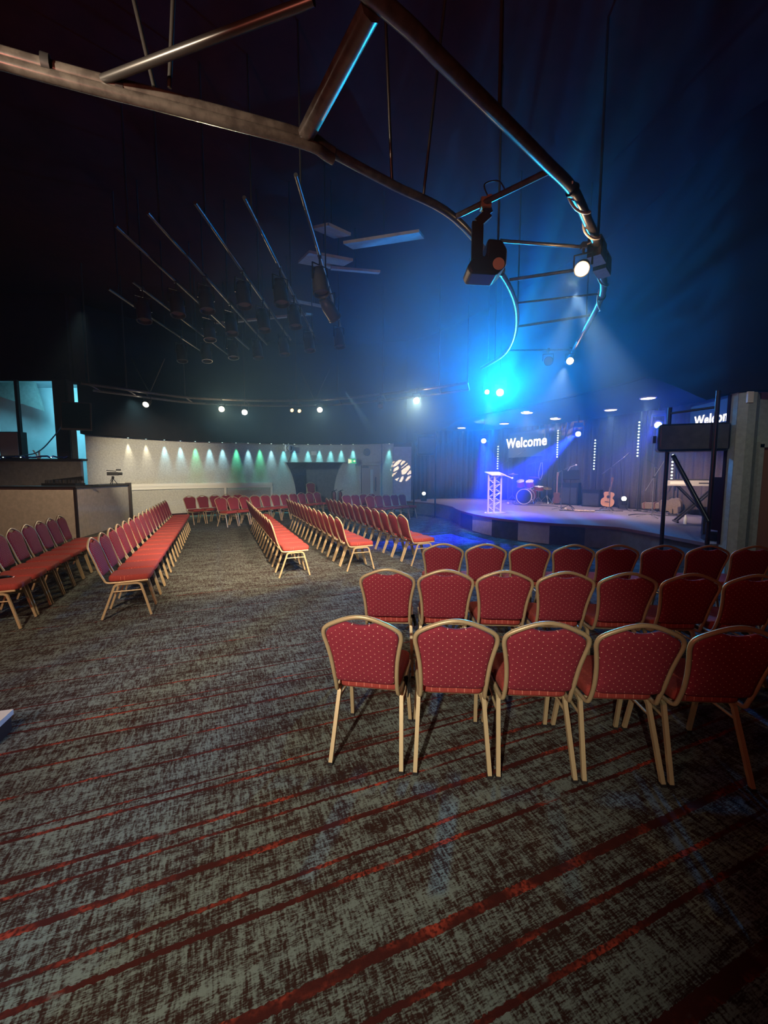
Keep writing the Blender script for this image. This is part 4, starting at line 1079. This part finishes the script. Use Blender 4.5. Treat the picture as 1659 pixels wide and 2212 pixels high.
# vertical LED battens
LED = [((4.60, 16.6), 1.92, 2.80, 10, 'left of the drums behind the lectern'), ((6.70, 15.9), 2.36, 3.36, 12, 'between the welcome screen and the second blue light'), ((7.48, 14.6), 1.88, 2.89, 11, 'above the acoustic guitar'), ((8.02, 13.0), 2.27, 3.32, 12, 'left of the brown guitar case'), ((8.30, 11.8), 1.47, 2.24, 9, 'left of the keyboard')]
for (x, y), z0, z1, k, w in LED:
    t = thing('led_batten', 'upright strip of %s mint lights %s' % ({9: 'nine', 10: 'ten', 11: 'eleven', 12: 'twelve'}[k], w), 'LED strip', (x, y, SZ), math.atan2(y, x) - math.pi / 2)
    MB().box((0, .04, (z0 + z1) / 2 - SZ), (.06, .05, z1 - z0 + .08)).build('housing', 'pole', t)
    MB().tube([(.08, .08, 0), (.08, .08, z1 - SZ)], .016, 6).box((.08, .08, .01), (.22, .22, .02)).box((.04, .06, z0 - SZ + .2), (.1, .04, .04)).box((.04, .06, z1 - SZ - .2), (.1, .04, .04)).build('stand', 'pole', t, 40)
    for i in range(k): MB().ball((0, .012, z0 - SZ + (z1 - z0) * i / (k - 1)), .026, 10, 6, (1, .5, 1)).build('led', 'led', t, 50)

# ---------------------------------------------------------------- par cans
def par_can(loc, target, lab, lens='lens_off', hang=0.3, r=.105, L=.34, group=None, m='can'):
    """hang: height of the clamp above the can's middle"""
    t = thing('par_can', lab, 'stage lamp', loc, 0, group)
    q = (Vector(target) - Vector(loc)).to_track_quat('Z', 'Y').to_matrix().to_4x4()
    MB().lathe([(.035, -L * .5), (r * .72, -L * .46), (r * .80, -L * .30), (r * .84, -L * .28), (r, -L * .10), (r, L * .42), (r * 1.09, L * .43), (r * 1.09, L * .5), (r * .97, L * .5), (r * .94, L * .36)], 18, q).build('barrel', m, t, 35)
    MB().lathe([(.001, L * .37), (r * .93, L * .36)], 18, q).build('lens', lens, t, 40)
    side = (q @ Vector((1, 0, 0))); side.z = 0; side.normalize()
    a = side * (r + .02)
    MB().tube([tuple(a), tuple(a + Vector((0, 0, hang * .62))), tuple(-a + Vector((0, 0, hang * .62))), tuple(-a)], .010, 4, sq=True).build('yoke', 'dark_metal', t)
    MB().tube([(0, 0, hang * .6), (0, 0, hang + .03)], .016, 6).box((0, 0, hang), (.06, .07, .07)).build('clamp', 'steel', t)
    return t

# curved lighting rail in front of the far fascia, with its lamps
RAIL = spline([(-8.05, 11.09, 4.1), (-7.5, 11.7, 4.1), (-6.24, 13.06, 4.1), (-4.2, 13.62, 4.1), (-2.25, 13.55, 4.1), (-.7, 12.95, 4.1), (1.3, 11.72, 4.1), (2.2, 11.0, 4.1)], 6)
lr = thing('lighting_rail', 'long curved double lighting rail before the far black fascia', 'rail')
MB().tube(RAIL, .04, 8).build('upper_tube', 'grey_steel', lr, 40)
MB().tube([(p.x + .1, p.y + .3, p.z - .12) for p in RAIL], .035, 8).build('rear_tube', 'grey_steel', lr, 40)
for i in range(2, len(RAIL), 5):
    p = RAIL[i]; MB().tube([(p.x, p.y, p.z), (p.x + .1, p.y + .3, p.z - .12)], .022, 6).build('cross_tie', 'grey_steel', lr, 40)
    MB().tube([(p.x, p.y, p.z), (p.x, p.y, CEIL)], .016, 6).build('hanger', 'dark_metal', lr, 40)
for i in (9, 24):
    p = RAIL[i]
    for s in (-1, 1): MB().tube([(p.x, p.y, p.z), (p.x + s * .5, p.y, p.z + 1.0)], .012, 6).build('stay', 'dark_metal', lr, 40)
def on_rail(x): return min(RAIL, key=lambda p: abs(p.x - x))
LAMPS = [(-7.05, 3.80, 'lens_soft', (-6.4, 5.5, 0), 'soft white lamp at the booth end of the curved rail', .085, 60, (1, .9, .7)),
         (-5.25, 3.80, 'lens_warm', (-1.2, 2.0, .8), 'brightest warm lamp on the curved rail, over the left aisle', .085, 520, (1, .72, .42)),
         (-4.55, 3.74, 'lens_soft', (-2.5, 5.0, 0), 'cool white lamp just right of the brightest rail lamp', .09, 90, (.9, 1, .85)),
         (-3.05, 3.80, 'lens_amber', (-1.2, 10.5, 2.6), 'small amber lamp, left of the close pair mid rail', .06, 0, None),
         (-2.80, 3.78, 'lens_amber', (-1.2, 10.5, 2.4), 'small amber lamp, right of the close pair mid rail', .06, 0, None),
         (-2.08, 3.80, 'lens_soft', (-1.2, 5.0, .5), 'warm lamp on the rail above the alcove', .085, 90, (1, .82, .55)),
         (-.10, 3.80, 'lens_off', (-.6, 8, 0), 'unlit lamp on the rail near the far door', .08, 0, None),
         (.93, 3.82, 'lens_warm', (.2, 5.0, .8), 'bright warm lamp at the stage end of the curved rail', .085, 420, (1, .75, .45))]
for x, z, lens, tg, lab, r, en, colr in LAMPS:
    p = on_rail(x); loc = (x, p.y + (0.0), z)
    par_can(loc, tg, lab, lens, 4.1 - z, r, r * 3.0)
    if en:
        d = (Vector(tg) - Vector(loc)).normalized()
        light('SPOT', 'rail_lamp_beam', tuple(Vector(loc) + d * (r * 1.7)), en, colr, tg, 64, .8, .05)
        light('POINT', 'rail_lamp_glow', tuple(Vector(loc) + d * (r * 2.0)), en * .10, colr, radius=.05)

# dark grid of parallel bars overhead with rows of lamps
GRID = [(-5.30, 8.2, 12.2), (-4.65, 7.9, 12.6), (-3.85, 6.2, 12.0), (-3.22, 5.9, 11.6), (-2.48, 5.7, 11.2), (-1.80, 5.6, 10.9), (-1.05, 5.2, 10.2)]
GW = ['leftmost', 'second from left', 'third from left', 'middle', 'third from right', 'second from right', 'rightmost']
for (x, y0, y1), w in zip(GRID, GW):
    t = thing('grid_bar', 'dark overhead lamp bar, %s of the parallel bars' % w, 'bar', (0, 0, 0), 0, 'parallel lamp bars overhead')
    MB().tube([(x, y0, 5.25), (x, y1, 5.25)], .026, 8).build('tube', 'steel', t, 40)
    for y in (y0 + .3, (y0 + y1) / 2, y1 - .3): MB().tube([(x, y, 5.25), (x, y, CEIL)], .014, 6).build('hanger', 'dark_metal', t, 40)
CANS = [(-1.05, 8.1, 1), (-1.05, 9.8, 0), (-1.80, 10.1, 0), (-1.80, 8.5, 0), (-2.48, 10.4, 0), (-2.48, 8.7, 0), (-1.80, 7.4, 0), (-1.05, 7.0, 0), (-2.48, 7.5, 0), (-3.22, 8.9, 0), (-3.22, 10.7, 0), (-3.85, 10.7, 0), (-3.22, 7.7, 0), (-3.85, 9.3, 0), (-4.65, 11.0, 0), (-3.85, 7.9, 0), (-5.30, 11.0, 0), (-4.65, 8.2, 0)]
cnt = {}
for x, y, k in sorted(CANS):
    cnt[x] = cnt.get(x, 0) + 1
    w = GW[[g[0] for g in GRID].index(x)]
    tg = (x + .6 + .2 * random.random(), y + (1.0 if not k else .9), 4.0) if k else (x + .12, y - .12, 4.0)
    par_can((x, y, 4.85), tg, 'unlit lamp can, %s from the near end on the %s overhead bar' % (ORD[cnt[x] - 1], w), 'lens_off', .40, .125, .44, 'unlit lamp cans on the overhead bars')

# ---------------------------------------------------------------- overhead ring of tubes
ZR = 4.59
ring = thing('lighting_ring', 'large overhead ring of dark tubes with bracing curving toward the stage', 'truss')
INN = spline([(-4.86, 2.20, ZR), (-2.65, 3.09, ZR), (-1.56, 3.47, ZR), (-0.69, 3.78, ZR), (-0.46, 3.96, ZR), (0.10, 4.38, ZR), (0.79, 4.89, ZR), (1.60, 6.04, ZR), (2.11, 6.95, ZR), (2.49, 7.94, ZR), (2.80, 9.14, ZR), (2.90, 10.26, ZR), (2.67, 11.47, ZR)], 6)
OUT = spline([(-1.14, 1.98, ZR), (0.03, 2.82, ZR), (0.40, 3.13, ZR), (0.93, 3.58, ZR), (1.50, 4.07, ZR), (1.92, 4.44, ZR), (2.35, 4.98, ZR), (2.71, 5.46, ZR), (3.15, 6.17, ZR), (3.55, 6.95, ZR), (4.02, 8.44, ZR), (4.77, 10.94, ZR)], 6)
MB().tube(INN[:25], .050, 12).build('near_rail', 'rail_steel', ring, 50)
MB().tube([(p.x, p.y - .02, p.z - .07) for p in INN[:25]], .045, 10).build('near_lower_rail', 'rail_steel', ring, 50)
MB().tube(INN[24:], .043, 10).build('inner_rail', 'grey_steel', ring, 50)
MB().tube(OUT, .054, 10).build('outer_rail', 'grey_steel', ring, 50)
for i, (a, c, r) in enumerate([((-0.71, 3.83), (-0.08, 2.82), 0.072), ((-2.08, 3.28), (-0.43, 2.77), 0.031), ((0.79, 4.89), (1.57, 4.19), 0.030), ((1.87, 6.38), (2.85, 6.04), 0.025), ((2.64, 8.31), (3.76, 7.75), 0.024), ((2.85, 9.88), (4.41, 9.80), 0.022), ((1.44, 5.35), (2.66, 5.51), 0.021), ((2.20, 7.22), (3.50, 6.84), 0.017)]):
    MB().tube([(*a, ZR), (*c, ZR)], r, 8).build('brace', 'steel' if i == 1 else 'grey_steel', ring, 40)
for a, c in [((-1.61, 3.34, ZR), (-1.06, 2.81, CEIL)), ((0.08, 4.36, ZR), (-0.08, 3.34, CEIL)), ((0.41, 4.51, ZR), (0.68, 3.72, CEIL)), ((1.60, 6.04, ZR), (1.60, 6.04, CEIL)), ((2.71, 5.46, ZR), (2.71, 5.46, CEIL)), ((2.51, 7.98, ZR), (2.51, 7.98, CEIL)), ((3.95, 8.28, ZR), (3.95, 8.28, CEIL)), ((2.81, 10.64, ZR), (2.81, 10.64, CEIL)), ((-1.75, 3.42, ZR), (-2.20, 3.19, CEIL)), ((0.93, 3.57, ZR), (0.93, 3.57, CEIL))]:
    MB().tube([a, c], .016, 6).build('hanger', 'steel', ring, 40)
for x, y in ((-2.39, 3.17), (-1.98, 3.34), (-0.68, 3.80), (1.92, 4.44), (3.55, 6.95), (1.67, 6.12)):
    MB().lathe([(.066, -.025), (.066, .025)], 14, aim((x, y, ZR), (x + .9, y + .4, ZR))).build('collar', 'dark_metal', ring, 40)
# cable wrapped round the outer rail
random.seed(9)
pts = []
for i, p in enumerate(OUT[28:58]):
    a = i * 1.1; pts.append((p.x + .07 * math.cos(a), p.y, p.z - .02 + .07 * math.sin(a)))
MB().tube(spline(pts, 3), .014, 6).build('wrapped_cable', 'white_plastic', ring, 50)['label'] = 'pale wound cable'
# boxes on the outer rail
for (x, y), w in (((2.75, 5.55), 'larger box on the outer ring tube above the lit lamp'), ((3.00, 5.89), 'smaller box on the outer ring tube behind the lit lamp')):
    t = thing('dimmer_box', 'dark ' + w, 'box', (x, y, ZR - .02), R(50))
    MB().box((0, 0, 0), (.30, .16, .24)).build('case', 'grey_steel', t); MB().box((0, -.085, .0), (.22, .01, .16)).build('face', 'dark_metal', t)
# lit lamps on the ring
rl = par_can((2.51, 5.41, 4.31), (1.60, 3.95, 2.99), 'bright warm lamp on the outer tube of the overhead ring', 'lens_warm', .25, 0.084, 0.21)
MB().tube([(0, 0, .25), (.11, -.083, .28)], .018, 8).build('side_arm', 'steel', rl, 40)
light('SPOT', 'ring_lamp_beam', (2.43, 5.28, 4.19), 120, (1, .75, .5), (-1, 4.0, 0), 60, .8, .06)
light('SPOT', 'ring_small_lamp_beam', (4.32, 10.05, 4.25), 600, (1.0, .80, .64), (5.0, 13.2, .6), 70, .9, .06)
light('SPOT', 'lectern_fill', (2.55, 5.55, 4.1), 2400, (1.0, .84, .74), (3.5, 12.5, 1.0), 24, .9, .06)  # added front light on the lectern, not shone by the ring lamp
light('SPOT', 'stage_side_fill', (2.5, 5.6, 4.1), 3800, (1.0, .84, .74), (7.9, 11.3, 1.1), 25, .9, .06)  # added front light for keyboard and curtains, not from a ring lamp
light('SPOT', 'lectern_beam', (3.04, 12.1, 3.85), 260, (1.0, .86, .80), (3.4, 12.4, .5), 44, .8, .05)
light('POINT', 'ring_lamp_glow', (2.39, 5.24, 4.17), 16, (1, .6, .3), radius=.06)
par_can((4.37, 9.88, 4.36), (3.50, 7.30, 3.37), 'small warm lamp at the stage end of the overhead ring', 'lens_warm', .25, 0.080, 0.21)
par_can((3.84, 9.84, 4.34), (3.19, 7.30, 3.60), 'unlit ribbed lamp beside the small warm ring lamp', 'lens_off', .25, 0.096, 0.24)
# large yoked fixture hung from the cross tube
bf = thing('scanner_light', 'large dark hooded stage light with a bent yoke hung from the ring', 'stage light', (1.09, 4.66, ZR))
bf.scale = (.76, .76, .76)
MB().box((0, 0, 0), (.14, .12, .13)).box((.05, 0, .07), (.06, .08, .07)).build('clamp', 'tan', bf)
MB().bar((0, 0, -.05), (.05, .02, -.13), .13, .05, (0, 1, 0)).bar((.05, .0, -.12), (-.10, .03, -.24), .13, .05, (0, 1, 0)).bar((-.10, .03, -.22), (-.10, .04, -.72), .16, .05, (0, 1, 0)).bar((-.10, .04, -.70), (.02, .04, -.76), .10, .05, (0, 1, 0)).build('yoke', 'can', bf)
b = MB().prism([(-.27, -.13), (-.22, -.22), (.16, -.24), (.29, -.12), (.30, .10), (.22, .23), (.02, .25), (.0, .02), (-.2, -.02)], -.2, .2, Matrix.Translation((.02, .16, -.72)) @ Matrix.Rotation(R(90), 4, 'X'))
o = b.build('housing', 'can', bf); bv = o.modifiers.new('rounding', 'BEVEL'); bv.width = .035; bv.segments = 3
MB().lathe([(.001, .012), (.08, .01), (.085, 0)], 20, Matrix.Translation((.19, -.06, -.83)) @ Matrix.Rotation(R(90), 4, 'X')).build('lens', 'paper', bf, 40)
MB().tube(spline([(.03, 0, .1), (-.02, 0, .26), (.18, 0, .3), (.3, 0, .12)], 5), .010, 6).build('cord', 'rubber', bf, 40)
# pale acoustic panels high between the bars
PAN = [((-1.3, 9.3), .9, 1.5, 20, 'largest pale ceiling panel behind the overhead lamp bars'), ((.0, 8.5), 1.5, .6, -15, 'pale ceiling panel near the inner ring tube'), ((-.65, 9.7), 1.1, .3, 10, 'slim pale ceiling panel behind the inner ring tube'), ((-1.0, 8.2), .5, .6, 40, 'small pale ceiling panel between lamp bars'), ((-3.6, 12.6), 3.0, .5, -14, 'long pale ceiling panel at the far end of the lamp bars'), ((-1.9, 11.6), 1.2, .4, 28, 'angled pale ceiling panel above the far lamp cans')]
for (x, y), w, d, rz, lab in PAN:
    t = thing('ceiling_baffle', lab, 'ceiling panel', (x, y, 6.3), R(rz), 'pale panels under the ceiling')
    MB().box((0, 0, 0), (w, d, .05), Matrix.Rotation(R(18), 4, 'X')).build('board', 'grey_panel', t)
    MB().tube([(0, 0, 0), (0, 0, CEIL - 6.3)], .012, 6).build('hanger', 'dark_metal', t)

# ---------------------------------------------------------------- projected patterns
def slots(nt, vec):
    g = NT.__new__(NT); g.nt = nt; g.b = None
    sp = g.n('SeparateXYZ'); g.l(vec, sp.inputs[0])
    x = g.math('DIVIDE', sp.outputs[0], sp.outputs[2]); y = g.math('DIVIDE', sp.outputs[1], sp.outputs[2])
    v = g.n('TexVoronoi', feature='DISTANCE_TO_EDGE'); v.inputs['Scale'].default_value = 1.0
    a = g.math('ADD', g.math('MULTIPLY', x, 9), g.math('MULTIPLY', y, 9)); b_ = g.math('SUBTRACT', g.math('MULTIPLY', x, 26), g.math('MULTIPLY', y, 26))
    g.l(g.comb(a, b_, 1.7), v.inputs['Vector'])
    return g.step(v.outputs['Distance'], .10, .16)
pg = light('SPOT', 'pattern_lamp', (-1.2, 12.6, 4.2), 4500, (1.0, .95, .80), (.72, 17.9, 1.85), 8.5, .12, .01)
gobo(pg, slots)
cg = light('SPOT', 'ripple_lamp', (2.6, 12.0, 3.2), 6000, (.75, .9, 1.0), (5.9, 15.2, 3.76), 17, .2, .01)
gobo(cg, slots)

# stage haze: thin blue-tinted scattering air lit by the lamps
HZ_C = (3.2, 11.5, 4.2); HZ_R = (9.0, 8.4, 5.4)
hz = MB().box((-1.6, 11.6, 3.55), (22.0, 15.8, 7.0)).build('haze', 'black')
hm = bpy.data.materials.new('stage_haze'); hm.use_nodes = True
nt = hm.node_tree; nt.nodes.clear()
mo = nt.nodes.new('ShaderNodeOutputMaterial'); vsn = nt.nodes.new('ShaderNodeVolumeScatter')
vsn.inputs['Color'].default_value = (.30, .66, 1.0, 1); vsn.inputs['Anisotropy'].default_value = 0.3  # blue light put into the scatter colour, which mutes warm beams
tc = nt.nodes.new('ShaderNodeTexCoord'); mp = nt.nodes.new('ShaderNodeMapping'); mp.vector_type = 'TEXTURE'
mp.inputs['Location'].default_value = HZ_C; mp.inputs['Scale'].default_value = HZ_R
ln = nt.nodes.new('ShaderNodeVectorMath'); ln.operation = 'LENGTH'
mr = nt.nodes.new('ShaderNodeMapRange'); mr.interpolation_type = 'SMOOTHSTEP'
mr.inputs['From Min'].default_value = .15; mr.inputs['From Max'].default_value = 1.0
mr.inputs['To Min'].default_value = 0.085; mr.inputs['To Max'].default_value = 0.004
nt.links.new(tc.outputs['Object'], mp.inputs['Vector']); nt.links.new(mp.outputs[0], ln.inputs[0]); nt.links.new(ln.outputs['Value'], mr.inputs['Value'])
nt.links.new(mr.outputs['Result'], vsn.inputs['Density']); nt.links.new(vsn.outputs[0], mo.inputs['Volume'])
hz.data.materials.clear(); hz.data.materials.append(hm)
tag(hz, 'thin blue tinted and lit stage haze filling the hall', 'haze', kind='stuff')
